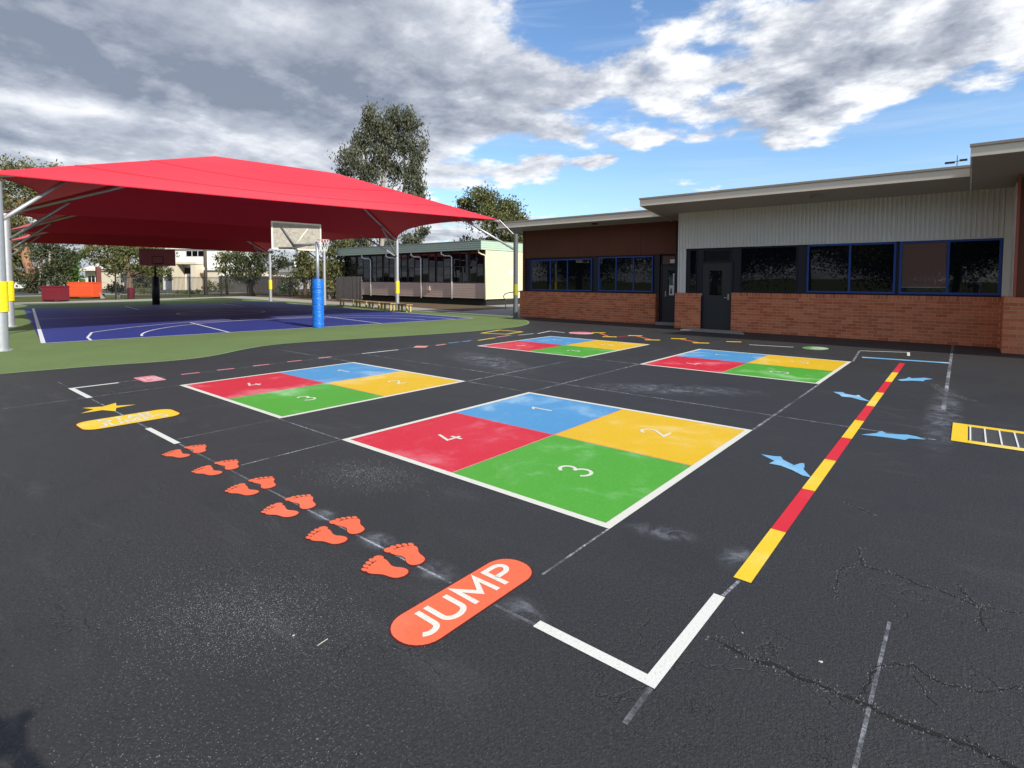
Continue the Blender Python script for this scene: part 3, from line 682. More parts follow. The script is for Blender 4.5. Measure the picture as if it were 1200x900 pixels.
# cracks with crumbled edges
def crack(px, w, seed, label):
    rnd = random.Random(seed); P = [G(*q).xy for q in px]; pts = []; w = w*1.7
    for a, b_ in zip(P[:-1], P[1:]):
        n = max(3, int((b_-a).length/.022))
        for i in range(n): pts.append(a.lerp(b_, i/n))
    pts.append(P[-1]); mb = MB(); n = len(pts); off = 0
    L = []
    for i, q in enumerate(pts):
        d_ = (pts[min(i+1, n-1)]-pts[max(0, i-1)]).normalized(); nn = Vector((-d_.y, d_.x)); off = off*.72+rnd.gauss(0, .006)
        ww = w*(.25+rnd.random())*min(1, i/4+.15, (n-1-i)/4+.15); c = q+nn*off; L.append((c+nn*ww, c-nn*ww, c, nn))
    for i in range(n-1):
        a, b_, _, _ = L[i]; c, d_, _, _ = L[i+1]; mb.add([(a.x, a.y, .0013), (b_.x, b_.y, .0013), (d_.x, d_.y, .0013), (c.x, c.y, .0013)], [(0, 1, 2, 3)])
    t = empty('asphalt_crack', (0, 0, 0), label, 'crack', 'cracks in the asphalt')
    mb.build('crack_gap', M['crackm'], t)
    mb = MB()
    for (a, b_, c, nn) in L:
        for _ in range(int(4+w*900)):
            r = abs(rnd.gauss(0, w*1.6))+w*.4; q = c+nn*r*rnd.choice((-1, 1))+Vector((rnd.uniform(-.012, .012), rnd.uniform(-.012, .012)))
            s_ = rnd.uniform(.0014, .0046)*(1+w*25); mb.add([(q.x+rnd.uniform(-s_, s_), q.y+rnd.uniform(-s_, s_), 0) for _ in range(3)]+[(q.x, q.y, s_*rnd.uniform(.8, 1.5))], [(0, 1, 3), (1, 2, 3), (2, 0, 3)])
    o = mb.build('crumbled_edge', M['gritd'], t); o['kind'] = 'stuff'
M['crackm'] = simple('crack_shadow', (.006, .006, .006), 1.)
M['gritd'] = simple('dark_grit', (.15, .15, .148), .9, var=.7, vscale=180)
M['grit'] = simple('pale_grit', (.34, .34, .335), .85, var=.6, vscale=240)
crack([(832, 748), (852, 757), (878, 772), (905, 776), (925, 786), (950, 797), (980, 812), (1012, 822), (1040, 838), (1070, 848), (1105, 864), (1135, 876), (1180, 896), (1230, 915)], .0060, 3, 'widest crack, running down to the bottom right corner')
crack([(1005, 641), (1007, 655), (1013, 664), (1045, 672), (1080, 686), (1115, 698), (1140, 708), (1170, 715), (1205, 720)], .0030, 4, 'thin crack crossing towards the right edge above the widest one')
crack([(1125, 685), (1140, 703), (1150, 712), (1152, 738)], .0030, 5, 'short forked crack near the right edge')
crack([(1003, 824), (1018, 800), (1028, 783), (1070, 780), (1100, 800), (1150, 812), (1200, 806)], .0020, 6, 'hairline crack looping above the widest crack')
crack([(980, 705), (978, 680), (990, 664), (1008, 660)], .0016, 7, 'hairline crack curling left of the forked crack')
crack([(1093, 450), (1103, 458), (1118, 463), (1140, 470)], .010, 8, 'dark crack beside the smallest blue fish')
crack([(1100, 830), (1080, 806), (1067, 790)], .0018, 9, 'hairline branch near the bottom right chalk line')
crack([(990, 588), (1005, 594), (1025, 604)], .003, 10, 'small crack between the beam and the ladder')
# loose pale grit where the sealer has worn
def grit(n, cx, cy, sx, sy, rz, smin, smax, label, mat, seed):
    r = np.random.RandomState(seed); a = r.normal(0, 1, (n, 2))*(sx, sy); ca_, sa_ = math.cos(rz), math.sin(rz)
    x = cx+a[:, 0]*ca_-a[:, 1]*sa_; y = cy+a[:, 0]*sa_+a[:, 1]*ca_; s_ = r.uniform(smin, smax, n)**1.
    V = np.zeros((n, 4, 3))
    for k in range(3):
        an = r.uniform(0, 6.28, n)/6+k*2.09; V[:, k, 0] = x+np.cos(an)*s_; V[:, k, 1] = y+np.sin(an)*s_; V[:, k, 2] = .0004
    V[:, 3, 0] = x; V[:, 3, 1] = y; V[:, 3, 2] = s_*r.uniform(.5, 1.1, n)
    fs = []
    for i in range(n): q = 4*i; fs += [(q, q+1, q+3), (q+1, q+2, q+3), (q+2, q, q+3)]
    mb = MB(); mb.v = [tuple(v) for v in V.reshape(-1, 3)]; mb.f = fs; o = mb.build('loose_grit', M[mat]); tag(o, label, 'grit', kind='stuff')
grit(3800, -2.62, 1.12, .30, .17, .5, .0008, .0021, 'pale loose grit scattered left of the JUMP panel', 'grit', 1)
grit(1500, -1.65, .62, .35, .15, .3, .0008, .0022, 'pale loose grit near the bottom edge of the picture', 'grit', 2)
grit(1100, -3.75, 2.62, .26, .14, .3, .0012, .0030, 'pale loose grit between the footprints and the largest court', 'grit', 3)
grit(900, -1.3, 1.3, .7, .3, .0, .0007, .0018, 'sparse grit around the thick white corner line', 'gritd', 4)
def stick(px0, px1, w, label, col='grit', name='twig'):
    a, b_ = G(*px0), G(*px1); c = (a+b_)/2; o = MB().tube([a-c+Vector((0, 0, w)), (a-c)*.2+(b_-c)*.0+Vector((0, .002, w*1.6)), b_-c+Vector((0, 0, w))], w, 6).build(name, M[col]); o.location = c; tag(o, label, name)
M['pale_twig'] = simple('pale_twig', (.52, .48, .40), .8)
stick((372, 757), (384, 749), .0016, 'pale dry twig on the asphalt left of the JUMP panel', 'pale_twig')
def leafbit(px, s_, label, mat='pale_twig', name='leaf'):
    c = G(*px); P = [(s_*math.cos(a)*(1+.3*math.sin(3*a)), s_*.6*math.sin(a)) for a in [2*math.pi*i/9 for i in range(9)]]
    o = MB().prism(P, .0005, .003).build(name, M[mat]); o.location = (c.x, c.y, 0); o.rotation_euler = (0, 0, px[0]); tag(o, label, name)
leafbit((344, 745), .006, 'small pale leaf near the dry twig', name='leaf')
leafbit((962, 776), .009, 'torn pale leaf above the widest crack')
leafbit((870, 742), .005, 'tiny pale leaf right of the thick white corner line')

# ================================================================== MAIN SCHOOL BUILDING
sch = empty('school_building', (-3, 17.5, 0), 'long single storey brick school building with grey corrugated cladding and deep beige eaves', 'building')
SX, SY = -3., 17.5
def bx(x0, x1, y0, y1, z0, z1): return MB().box(x0-SX, x1-SX, y0-SY, y1-SY, z0, z1)
def part(name, x0, x1, y0, y1, z0, z1, mat, parent=None, bevel=0): return bx(x0, x1, y0, y1, z0, z1).build(name, M[mat], parent or sch, bevel=bevel)
# brick walls
brick_specs = []   # (x, y, z, sx, sy, sz, parent)
def brickwork(par, x0, x1, yf, ztop, axis='x', rv=0.):
    """courses on a face: axis x -> face looks to -Y at y=yf ; axis y -> face at x=yf looking along +-X (x0,x1 are y limits)"""
    zt = ztop-.112; n = int(round(zt/.086)); hz = zt/n
    def put(a, b_, z0, z1):
        if b_-a < .03: return
        j = RNG.uniform(-.0015, .0025)
        if axis == 'x': brick_specs.append(((a+b_)/2, yf-.004-j+.03, (z0+z1)/2, b_-a, .06, z1-z0, par))
        else: brick_specs.append((yf+rv*(.004+j)-rv*.03, (a+b_)/2, (z0+z1)/2, .06, b_-a, z1-z0, par))
    for k in range(n):
        x = x0-(.12 if k % 2 else 0)
        while x < x1-.02:
            put(max(x, x0)+.0, min(x+.230, x1), k*hz+.005, (k+1)*hz-.005); x += .240
    x = x0
    while x < x1-.03: put(x, min(x+.076, x1), zt+.003, ztop); x += .086
def bwall(name, x0, x1, y0, y1, zt): return part(name, x0, x1, y0, y1, -.02, zt-.004, 'mortar')
w1 = bwall('brick_wall', -5.655, .60, 17.42, 17.75, 1.205); brickwork(w1, -5.655, .60, 17.42, 1.205)
w2 = bwall('brick_wall', -7.48, -6.60, 17.42, 17.75, 1.165); brickwork(w2, -7.48, -6.60, 17.42, 1.165); 
w3 = bwall('brick_wall', -14.86, -8.60, 18.35, 18.7, 1.09); brickwork(w3, -14.86, -8.60, 18.35, 1.09); brickwork(w3, 18.35, 18.70, -8.60, 1.09, 'y', 1)
w4 = bwall('brick_wall', .605, 9.0, 16.2, 17.74, 1.235); brickwork(w4, .605, 3.0, 16.2, 1.235); brickwork(w4, 16.2, 17.40, .605, 1.235, 'y', -1)
brick_specs.sort(key=lambda q: q[0]**2+q[1]**2)
unit = MB().box(-.5, .5, -.5, .5, -.5, .5).mesh('brick', M['brick'])
def chamfer_brick(mb, x, y, z, sx, sy, sz, jit):
    c = .004; X0, X1, Y0, Y1, Z0, Z1 = x-sx/2, x+sx/2, y-sy/2, y+sy/2, z-sz/2, z+sz/2
    mb.box(X0, X1, Y0, Y1, Z0, Z1)
bmesh_cache = {}
for q in brick_specs[:296]:
    x, y, z, sx, sy, sz, par = q; key = (round(sx, 3), round(sy, 3), round(sz, 3))
    if key not in bmesh_cache: bmesh_cache[key] = MB().box(-sx/2, sx/2, -sy/2, sy/2, -sz/2, sz/2).mesh('brick', M['brick'])
    o = bpy.data.objects.new('brick', bmesh_cache[key]); COL.objects.link(o); o.parent = par; o.location = (x-SX, y-SY, z)
rest = {}
for q in brick_specs[296:]:
    x, y, z, sx, sy, sz, par = q; rest.setdefault(par.name, (par, MB()))[1].box(x-SX-sx/2, x-SX+sx/2, y-SY-sy/2, y-SY+sy/2, z-sz/2, z+sz/2)
for par, mb in rest.values(): o = mb.build('brickwork', M['brick'], par); o['kind'] = 'stuff'
# give every single brick its own tone: the instances of one mesh differ by object random
nb = M['brick'].node_tree; X.nt = nb
oi = nb.nodes.new('ShaderNodeObjectInfo'); bs = nb.nodes['Principled BSDF']
for l in list(nb.links):
    if l.from_socket.name == 'Random Per Island' and l.to_node.type == 'MIX':
        tgt = l.to_socket; src = l.from_socket; nb.links.remove(l)
        fr = X.m('FRACT', X(src)+X(oi.outputs['Random'])*7.31); nb.links.new(fr.s, tgt)
# soffit height along y
SOF = lambda y: 3.95-.12*(y-16.1)
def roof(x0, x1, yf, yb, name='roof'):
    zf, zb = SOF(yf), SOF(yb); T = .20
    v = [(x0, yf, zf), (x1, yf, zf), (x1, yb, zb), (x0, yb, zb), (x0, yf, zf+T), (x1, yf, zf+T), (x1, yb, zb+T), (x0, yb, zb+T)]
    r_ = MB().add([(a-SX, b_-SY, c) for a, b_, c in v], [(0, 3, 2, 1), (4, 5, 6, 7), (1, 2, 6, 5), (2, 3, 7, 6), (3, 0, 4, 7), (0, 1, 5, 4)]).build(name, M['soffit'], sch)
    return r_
rm = roof(-8.10, -.045, 16.1, 26); rw = roof(-.04, 12, 14.62, 26.2); rr = roof(-15.40, -8.105, 17.6, 26)
def fas(par, x0, x1, yf, side=True, yb=26):
    zf = SOF(yf); bx(x0-.02, x1+.02, yf-.03, yf-.003, zf-.02, zf+.175).build('fascia_board', M['fascia'], par)
    bx(x0-.04, x1+.03, yf-.055, yf+.06, zf+.18, zf+.235).build('roof_capping', M['cap'], par)
    if side:
        T = .175; z1 = SOF(yb)
        MB().add([(a-SX, b_-SY, c) for a, b_, c in [(x0-.024, yf, zf-.02), (x0-.003, yf, zf-.02), (x0-.003, yb, z1-.02), (x0-.024, yb, z1-.02), (x0-.024, yf, zf+T), (x0-.003, yf, zf+T), (x0-.003, yb, z1+T), (x0-.024, yb, z1+T)]],
                 [(0, 3, 2, 1), (4, 5, 6, 7), (1, 2, 6, 5), (2, 3, 7, 6), (3, 0, 4, 7), (0, 1, 5, 4)]).build('barge_board', M['fascia'], par)
fas(rm, -8.10, -.07, 16.1); fas(rw, -.04, 12, 14.62); fas(rr, -15.40, -8.13, 17.6)
# upper walls
def corr(x0, x1, y, z0, z1f, name='corrugated_cladding'):
    mb = MB(); n = int((x1-x0)/.1); 
    prof = [(0, 0), (.30, 0), (.42, -.030), (.86, -.030)]
    pts = []
    for i in range(n):
        for u, d_ in prof: pts.append((x0+(i+u)*.1*(x1-x0)/(n*.1), y+d_))
    pts.append((x1, y)); b0 = len(mb.v)
    z0f = z0 if callable(z0) else (lambda x: z0)
    for x, yy in pts: mb.v += [(x-SX, yy-SY, z0f(x)), (x-SX, yy-SY, z1f)]
    for i in range(len(pts)-1): mb.f.append((2*i, 2*i+2, 2*i+3, 2*i+1))
    return mb.build(name, M['corr'], sch)
ZT = SOF(17.5)+.02
corr(-7.39, .60, 17.49, 2.640, ZT); corr(-7.39, -7.15, 17.49, 1.17, 2.636)
part('cladding_trim', -7.42, -7.385, 17.46, 17.55, 1.17, ZT, 'corr'); part('cladding_flashing', -7.15, .64, 17.44, 17.5, 2.612, 2.637, 'corr')
part('wall_core', -7.38, .60, 17.62, 25.9, -.02, SOF(25.9)+.05, 'dark')
part('cladding_strip', .60, .735, 17.47, 17.6, 1.215, ZT, 'corr')
part('wall_core', -14.70, -7.39, 18.72, 25.9, -.02, SOF(25.9)+.05, 'dark')
# wing upper part
part('wing_cladding', .775, 9, 16.34, 17.7, 1.24, SOF(17.6), 'brown_clad'); part('corner_trim', .735, .774, 16.335, 17.68, 1.24, SOF(17.68), 'corr'); part('corner_trim', .745, .80, 16.315, 16.338, 1.24, SOF(16.34), 'brown_trim')
part('wall_core', .74, 9, 17.75, 26, 0, SOF(26), 'dark')
# rear wall brown panels
xs = [-14.72, -13.36, -12.0, -10.64, -9.28, -7.92]
ZR = SOF(18.5)+.01
for a, b_ in zip(xs[:-1], xs[1:]): part('cladding_panel', a+.004, b_-.004, 18.48, 18.56, 2.505, ZR, 'brown_clad')
part('corner_post', -14.80, -14.70, 18.46, 18.7, 1.09, ZR, 'brown_clad')
part('wall_core', -7.98, -7.40, 18.5, 18.7, -.01, ZR, 'frame')
# --- window band of the main wall (y = 17.5)
def wx(px, py, y): return WY(px, py, y).x
YW = 17.50
part('window_surround', -7.145, -6.60, 17.515, 17.6, 1.165, 2.61, 'frame'); part('window_surround', -5.70, .60, 17.515, 17.6, 1.205, 2.61, 'frame'); part('door_head', -6.60, -5.70, 17.515, 17.6, 2.14, 2.61, 'frame')
def window(name, x0, x1, y, z0, z1, frame, panes, pane_mat='glass', fw=.05, lab=None):
    w_ = empty(name, ((x0+x1)/2-SX, y-SY, z0)); w_.parent = sch
    if lab: w_['label'] = lab
    W_, H_ = x1-x0, z1-z0; mb = MB()
    mb.box(-W_/2, W_/2, -.02, .012, 0, fw); mb.box(-W_/2, W_/2, -.02, .012, H_-fw, H_); mb.box(-W_/2, -W_/2+fw, -.0185, .012, fw, H_-fw); mb.box(W_/2-fw, W_/2, -.0185, .012, fw, H_-fw)
    for c in panes[1:-1]: mb.box(c-(x0+x1)/2-fw/2, c-(x0+x1)/2+fw/2, -.0185, .012, fw, H_-fw)
    mb.build('frame', M[frame], w_)
    for i in range(len(panes)-1):
        a, b_ = panes[i]-(x0+x1)/2, panes[i+1]-(x0+x1)/2; pm = pane_mat[i] if isinstance(pane_mat, (list, tuple)) else pane_mat
        bl = pm == 'blind'
        p_ = MB().box(a+fw*.4, b_-fw*.4, 0, .006, fw*.5, H_-fw*.5).build('pane', M['clear' if bl else pm], w_)
        tl = (RNG.uniform(-.004, .004)); p_.rotation_euler = (tl*.6, 0, tl)
        if bl:
            MB().box(a+fw*.6, b_-fw*.6, .0165, .020, fw*.6+H_*.115, H_-fw*.6).build('roller_blind', M['blind'], w_)
            MB().box(a+fw*.6, b_-fw*.6, .0165, .026, fw*.6+H_*.10, fw*.6+H_*.113).build('blind_rail', M['grille'], w_)
    return w_
Z0, Z1 = 1.245, 2.60
window('window', -7.03, -6.80, YW, 1.20, 2.57, 'frame', [-7.03, -6.80], lab='narrow side pane left of the charcoal door', fw=.02)
window('transom_window', wx(824, 290, YW), wx(857, 290, YW), YW, 2.17, 2.555, 'frame', [wx(824, 290, YW), wx(857, 290, YW)], 'blind', .03, 'transom window over the charcoal door')
window('window', wx(868, 310, YW), wx(934, 310, YW), YW, Z0, 2.585, 'frame', [wx(868, 310, YW), wx(934, 310, YW)], fw=.02, lab='wide dark fixed window')
X_ = [wx(p_, 310, YW) for p_ in (946, 996, 1050)]
window('window', X_[0], X_[-1], YW-.02, Z0, 2.605, 'bframe', X_)
X_ = [wx(p_, 310, YW) for p_ in (1054, 1111)]+[.585]
window('window', X_[0], X_[-1], YW-.02, Z0, 2.615, 'bframe', X_, ['blind', 'glass'], .055)
# door 1
def door(x0, x1, y, z1, glass, lab, slab):
    d_ = empty('door', ((x0+x1)/2-SX, y-SY, slab)); d_.parent = sch; d_['label'] = lab; W_ = x1-x0; H_ = z1-slab
    gx0, gx1, gz0, gz1 = glass
    mb = MB(); mb.box(-W_/2, W_/2, 0, .04, 0, gz0); mb.box(-W_/2, W_/2, 0, .04, gz1, H_); mb.box(-W_/2, gx0, .0, .04, gz0, gz1); mb.box(gx1, W_/2, .0, .04, gz0, gz1); mb.build('door_leaf', M['door'], d_)
    MB().box(gx0, gx1, .012, .02, gz0, gz1).build('pane', M['glass'], d_)
    mb = MB(); mb.box(-W_/2-.05, -W_/2-.003, -.02, .05, 0, H_+.05); mb.box(W_/2+.003, W_/2+.05, -.02, .05, 0, H_+.05); mb.box(-W_/2-.003, W_/2+.003, -.02, .05, H_+.003, H_+.05); mb.build('door_frame', M['frame'], d_)
    return d_
da = wx(822.5, 350, 17.5); db = wx(856.5, 350, 17.5)
d1 = door(da, db, 17.50, 2.13, (-.23, .17, 1.08, 1.86), 'charcoal door with a square window', .03)
mb = MB(); mb.box(.36, .405, -.02, 0, .94, 1.13); mb.tube([(.385, -.05, 1.01), (.26, -.05, 1.01)], .009, 6); mb.tube([(.385, 0, 1.01), (.385, -.05, 1.01)], .009, 6); mb.build('handle', M['metal'], d1)
part('door_side', -6.60, -6.598+.001, 17.4, 17.6, 0, 1.1, 'frame')
sl = MB().prism([(-6.95-SX, 16.62-SY), (-5.0-SX, 16.62-SY), (-5.35-SX, 17.42-SY), (-7.0-SX, 17.42-SY)], -.02, .028).build('door_step', M['conc'], sch)
# rear windows (y = 18.5)
YR = 18.5
part('window_surround', -14.69, -8.55, 18.53, 18.62, 1.08, 2.50, 'frame')
X_ = [wx(p_, 320, YR-.02) for p_ in (622, 645, 665, 693.5)]
window('window', X_[0], X_[-1], YR-.01, 1.14, 2.42, 'bframe', X_, fw=.045)
X_ = [wx(p_, 320, YR-.02) for p_ in (701.4, 721.9, 742.4, 765)]
window('window', X_[0], X_[-1], YR-.01, 1.15, 2.46, 'bframe', X_, fw=.045)
window('transom_window', -8.48, -7.62, YR+.06, 2.10, 2.47, 'frame', [-8.48, -7.62], 'blind', .03, 'transom window over the rear door')
d2 = door(-8.46, -7.60, 18.56, 2.05, (-.22, .22, 1.0, 1.83), 'dark door with posters on its window', .10)
MB().box(-.30, -.27, -.03, 0, .9, 1.10).build('handle', M['metal'], d2)
poster = MB().box(-.16, .30, -.006, -.002, .95, 1.31).build('poster', M['grille'], d2); poster['label'] = 'white notice with three small dark figures'
for k in range(3):
    mb = MB(); cx = -.085+.15*k; mb.box(cx-.035, cx+.035, -.0085, -.0065, 1.0, 1.13); mb.sheet([(0, 0)]*3, 0) if False else None
    mb.add([(cx+.03*math.cos(a), -.0088, 1.165+.03*math.sin(a)) for a in [2*math.pi*i/10 for i in range(10)]], [tuple(range(10))]); mb.build('printed_figure', M['door'], d2)
M['pred'] = simple('poster_red', (.32, .02, .03), .6); M['pteal'] = simple('poster_teal', (.03, .14, .14), .6)
MB().box(.02, .25, -.005, -.001, 1.33, 1.62).build('poster', M['pred'], d2); MB().box(-.17, .0, -.005, -.001, 1.33, 1.55).build('poster', M['pteal'], d2); MB().box(-.02, .13, -.009, -.0055, 1.33, 1.72).build('poster', M['grille'], d2)
MB().box(-.12, .25, -.052, -.03, 2.09, 2.22).build('notice_plate', M['grille'], d2)
part('door_step', -8.53, -7.5, 18.2, 18.6, -.02, .09, 'conc')
part('wall_core', -14.68, -7.4, 18.625, 18.715, -.02, 2.5, 'dark')
# light disc under the soffit
g_ = WY(958, 230, 16.75); yy = 16.75; zz = SOF(yy)
MB().tube([(g_.x-SX, yy-SY, zz-.045), (g_.x-SX, yy-SY, zz+.01)], .17, 24).build('ceiling_light', M['cap'], sch)
gg = WY(697, 248, 18.0); MB().box(gg.x-SX-.09, gg.x-SX+.09, .43, .57, SOF(18.0)-.05, SOF(18.0)).build('ceiling_light', M['frame'], sch)
# small roof aerial at the step of the roofs
ae = MB(); zz = SOF(16.1)+.23
ae.tube([(-.30, 16.15, zz), (-.30, 16.15, zz+.26)], .008, 6); ae.box(-.52, -.34, 16.12, 16.18, zz+.09, zz+.13); ae.box(-.26, -.12, 16.12, 16.18, zz+.12, zz+.16); ae.tube([(-.52, 16.15, zz+.11), (-.12, 16.15, zz+.14)], .008, 6)
o = ae.build('aerial', M['black']); tag(o, 'little black aerial on the roof edge beside the higher roof', 'aerial')

# ================================================================== DEMOUNTABLE CLASSROOM
dm = empty('portable_classroom', (-22.5, 24.5, 0), 'cream and taupe weatherboard portable classroom with a long strip of dark windows', 'building')
def dpart(name, x0, x1, y0, y1, z0, z1, mat, parent=None): return MB().box(x0+22.5, x1+22.5, y0-24.5, y1-24.5, z0, z1).build(name, M[mat], parent or dm)
XL, XR, YD, YB = -37.4, -22.5, 24.5, 31.5
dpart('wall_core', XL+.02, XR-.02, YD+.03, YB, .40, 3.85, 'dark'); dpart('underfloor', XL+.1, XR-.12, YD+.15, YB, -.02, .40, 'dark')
def board(x0, x1, yf, z0, z1, mat, name='weatherboard'):   # sloping board facing -Y
    mb = MB().add([(x0+22.5, yf-24.5-.022, z0), (x1+22.5, yf-24.5-.022, z0), (x1+22.5, yf-24.5-.006, z1), (x0+22.5, yf-24.5-.006, z1), (x0+22.5, yf-24.5+.03, z0), (x1+22.5, yf-24.5+.03, z0), (x1+22.5, yf-24.5+.03, z1), (x0+22.5, yf-24.5+.03, z1)],
        [(0, 1, 2, 3), (4, 7, 6, 5), (0, 4, 5, 1), (3, 2, 6, 7), (0, 3, 7, 4), (1, 5, 6, 2)]); return mb.build(name, M[mat], dm)
n = 6
for k in range(n):
    z = .42+(1.36-.42)*k/n; board(XL, XR-.03, YD, z, z+(1.36-.42)/n+.004, 'wb_brown')
z0_, z1_ = 3.38, 3.90
for k in range(4):
    z = z0_+(z1_-z0_)*k/4; board(XL-.25, XR+.02, YD-.45, z, z+(z1_-z0_)/4+.004, 'wb_green_shaded', 'fascia_board')
dpart('eave', XL-.24, XR+.0, YD-.42, YD+.3, z0_-.01, z0_+.03, 'wb_green_shaded'); dpart('flat_roof', XL-.26, XR+.06, YD-.48, YB+.3, z1_+.006, z1_+.05, 'wb_green_shaded')
dpart('bargeboard_core', XR-.25, XR-.01, YD-.44, YB+.2, z0_+.032, z1_, 'wb_green')
def eboard(y0, y1, z0, z1, mat, x=XR, name='weatherboard'):
    x = x+22.5; y0 -= 24.5; y1 -= 24.5
    mb = MB().add([(x+.022, y0, z0), (x+.022, y1, z0), (x+.004, y1, z1), (x+.004, y0, z1), (x-.03, y0, z0), (x-.03, y1, z0), (x-.03, y1, z1), (x-.03, y0, z1)],
        [(0, 1, 2, 3), (4, 7, 6, 5), (0, 4, 5, 1), (3, 2, 6, 7), (0, 3, 7, 4), (1, 5, 6, 2)]); return mb.build(name, M[mat], dm)
for k in range(17):
    z = .38+(3.36-.38)*k/17; eboard(YD-.0, YB, z, z+(3.36-.38)/17+.004, 'wb_cream')
for k in range(4):
    z = z0_+(z1_-z0_)*k/4; eboard(YD-.47, YB+.2, z, z+(z1_-z0_)/4+.004, 'wb_green', XR+.03, 'fascia_board')
dpart('corner_trim', XR-.03, XR+.045, YD-.045, YD-.002, .36, 3.37, 'wb_cream')
# windows: bays between downpipes
bays = [-37.2, -35.3, -33.4, -31.5, -29.6, -27.75, -25.8, -24.2, -22.75]
nwin = 0
edges = [wx(p_, 330, 24.5) for p_ in (404, 418, 434, 449, 463, 478, 494, 511, 529, 550, 568)]
for i in range(len(edges)-1):
    a, b_ = edges[i]+.05, edges[i+1]-.05
    w_ = empty('window', ((a+b_)/2+22.5, 0, 1.38)); w_.parent = dm; W_ = b_-a; H_ = 1.92
    mb = MB(); f_ = .045
    mb.box(-W_/2, W_/2, -.03, .02, 0, f_); mb.box(-W_/2, W_/2, -.03, .02, H_-f_, H_); mb.box(-W_/2, -W_/2+f_, -.028, .02, f_, H_-f_); mb.box(W_/2-f_, W_/2, -.028, .02, f_, H_-f_); mb.box(-f_/2, f_/2, -.028, .02, f_, H_-f_); mb.box(-W_/2+f_, -f_/2, -.027, .02, H_*.52, H_*.52+f_); mb.box(f_/2, W_/2-f_, -.027, .02, H_*.52, H_*.52+f_)
    mb.build('frame', M['black'], w_)
    for sx_ in (-1, 1):
        for (za, zb) in ((f_, H_*.52), (H_*.52+f_, H_-f_)):
            p_ = MB().box(min(sx_*.03, sx_*(W_/2-f_+.01)), max(sx_*.03, sx_*(W_/2-f_+.01)), 0, .01, za-.01, zb+.01).build('pane', M['glass'], w_); p_.rotation_euler = (RNG.uniform(-.01, .01), 0, RNG.uniform(-.012, .012))
for px in (434, 463, 493, 529, 572):
    x = wx(px, 330, 24.4)+22.5 if px != 572 else .03
    off = .35 if px != 572 else 0
    mb = MB().tube([(x-off-.25, -.40, 3.40), (x-off-.25, -.40, 3.20), (x-off-.1, -.30, 3.10), (x-.1, -.10, 3.08), (x, -.075, 3.0), (x, -.075, .35)], .045, 8); mb.build('downpipe', M['wb_cream'] if px == 572 else M['grille'], dm, smooth=True)
dpart('sign_plate', XR+.024, XR+.04, 26.6, 27.1, 1.9, 2.2, 'grille')
dpart('meter_box', -27.75, -27.45, 24.38, 24.47, .85, 1.15, 'wb_brown')
# handrail and ramp beside it
hr = empty('handrail', (-20.5, 23.6, 0), 'grey tubular ramp handrail in front of the cream end wall', 'handrail')
g0 = G(591, 362); g1 = G(616, 362)
mb = MB(); 
def hp(px, py): q = WY(px, py, 21.9); return (q.x+20.5, q.y-23.6, q.z)
a1 = hp(590, 344); mb.tube([hp(625, 339), hp(596, 343), hp(591, 345), hp(590, 348), hp(592, 351), hp(597, 351.5), hp(625, 347)], .025, 8); mb.build('rail', M['galv'], hr, smooth=True)
q = hp(592.5, 351); MB().tube([(q[0], q[1], 0), (q[0], q[1], q[2])], .025, 8).build('rail_post', M['galv'], hr)
q = hp(618, 348); MB().tube([(q[0], q[1], 0), (q[0], q[1], q[2]+.25)], .025, 8).build('rail_post', M['galv'], hr)

# ================================================================== SHADE CANOPY
cn = empty('shade_canopy', (-27, 10.5, 0), 'huge red fabric shade canopy on steel posts over the blue court', 'canopy')
OX, OY = -27., 10.5
def cl(v): return (v[0]-OX, v[1]-OY, v[2])
PL = [(-16.25, 2.0), (-24.15, 3.2), (-32.05, 4.2), (-39.8, 5.25)]
PR = [(-14.26, 17.33), (-22.8, 18.03), (-30.3, 18.40), (-38.0, 18.84)]
ZL = [3.74, 3.74, 3.62, 3.55]; ZRr = [4.02, 3.68, 3.55, 3.42]
tipL = [Vector((x, y, z)) for (x, y), z in zip(PL, ZL)]; tipR = [Vector((x, y, z)) for (x, y), z in zip(PR, ZRr)]
tipR[0] = Vector((-14.80, 16.93, 4.02)); tipL[0] = Vector((-15.95, 1.7, 3.80))
def curve(a, b_, inward, inset, rise, n):
    out = []
    for i in range(n+1):
        t = i/n; k = 4*t*(1-t); out.append(a.lerp(b_, t)+inward*(inset*k)+Vector((0, 0, rise*k)))
    return out
NSEG = 24
M['seam'] = simple('red_seam', (.50, .016, .030), .8)
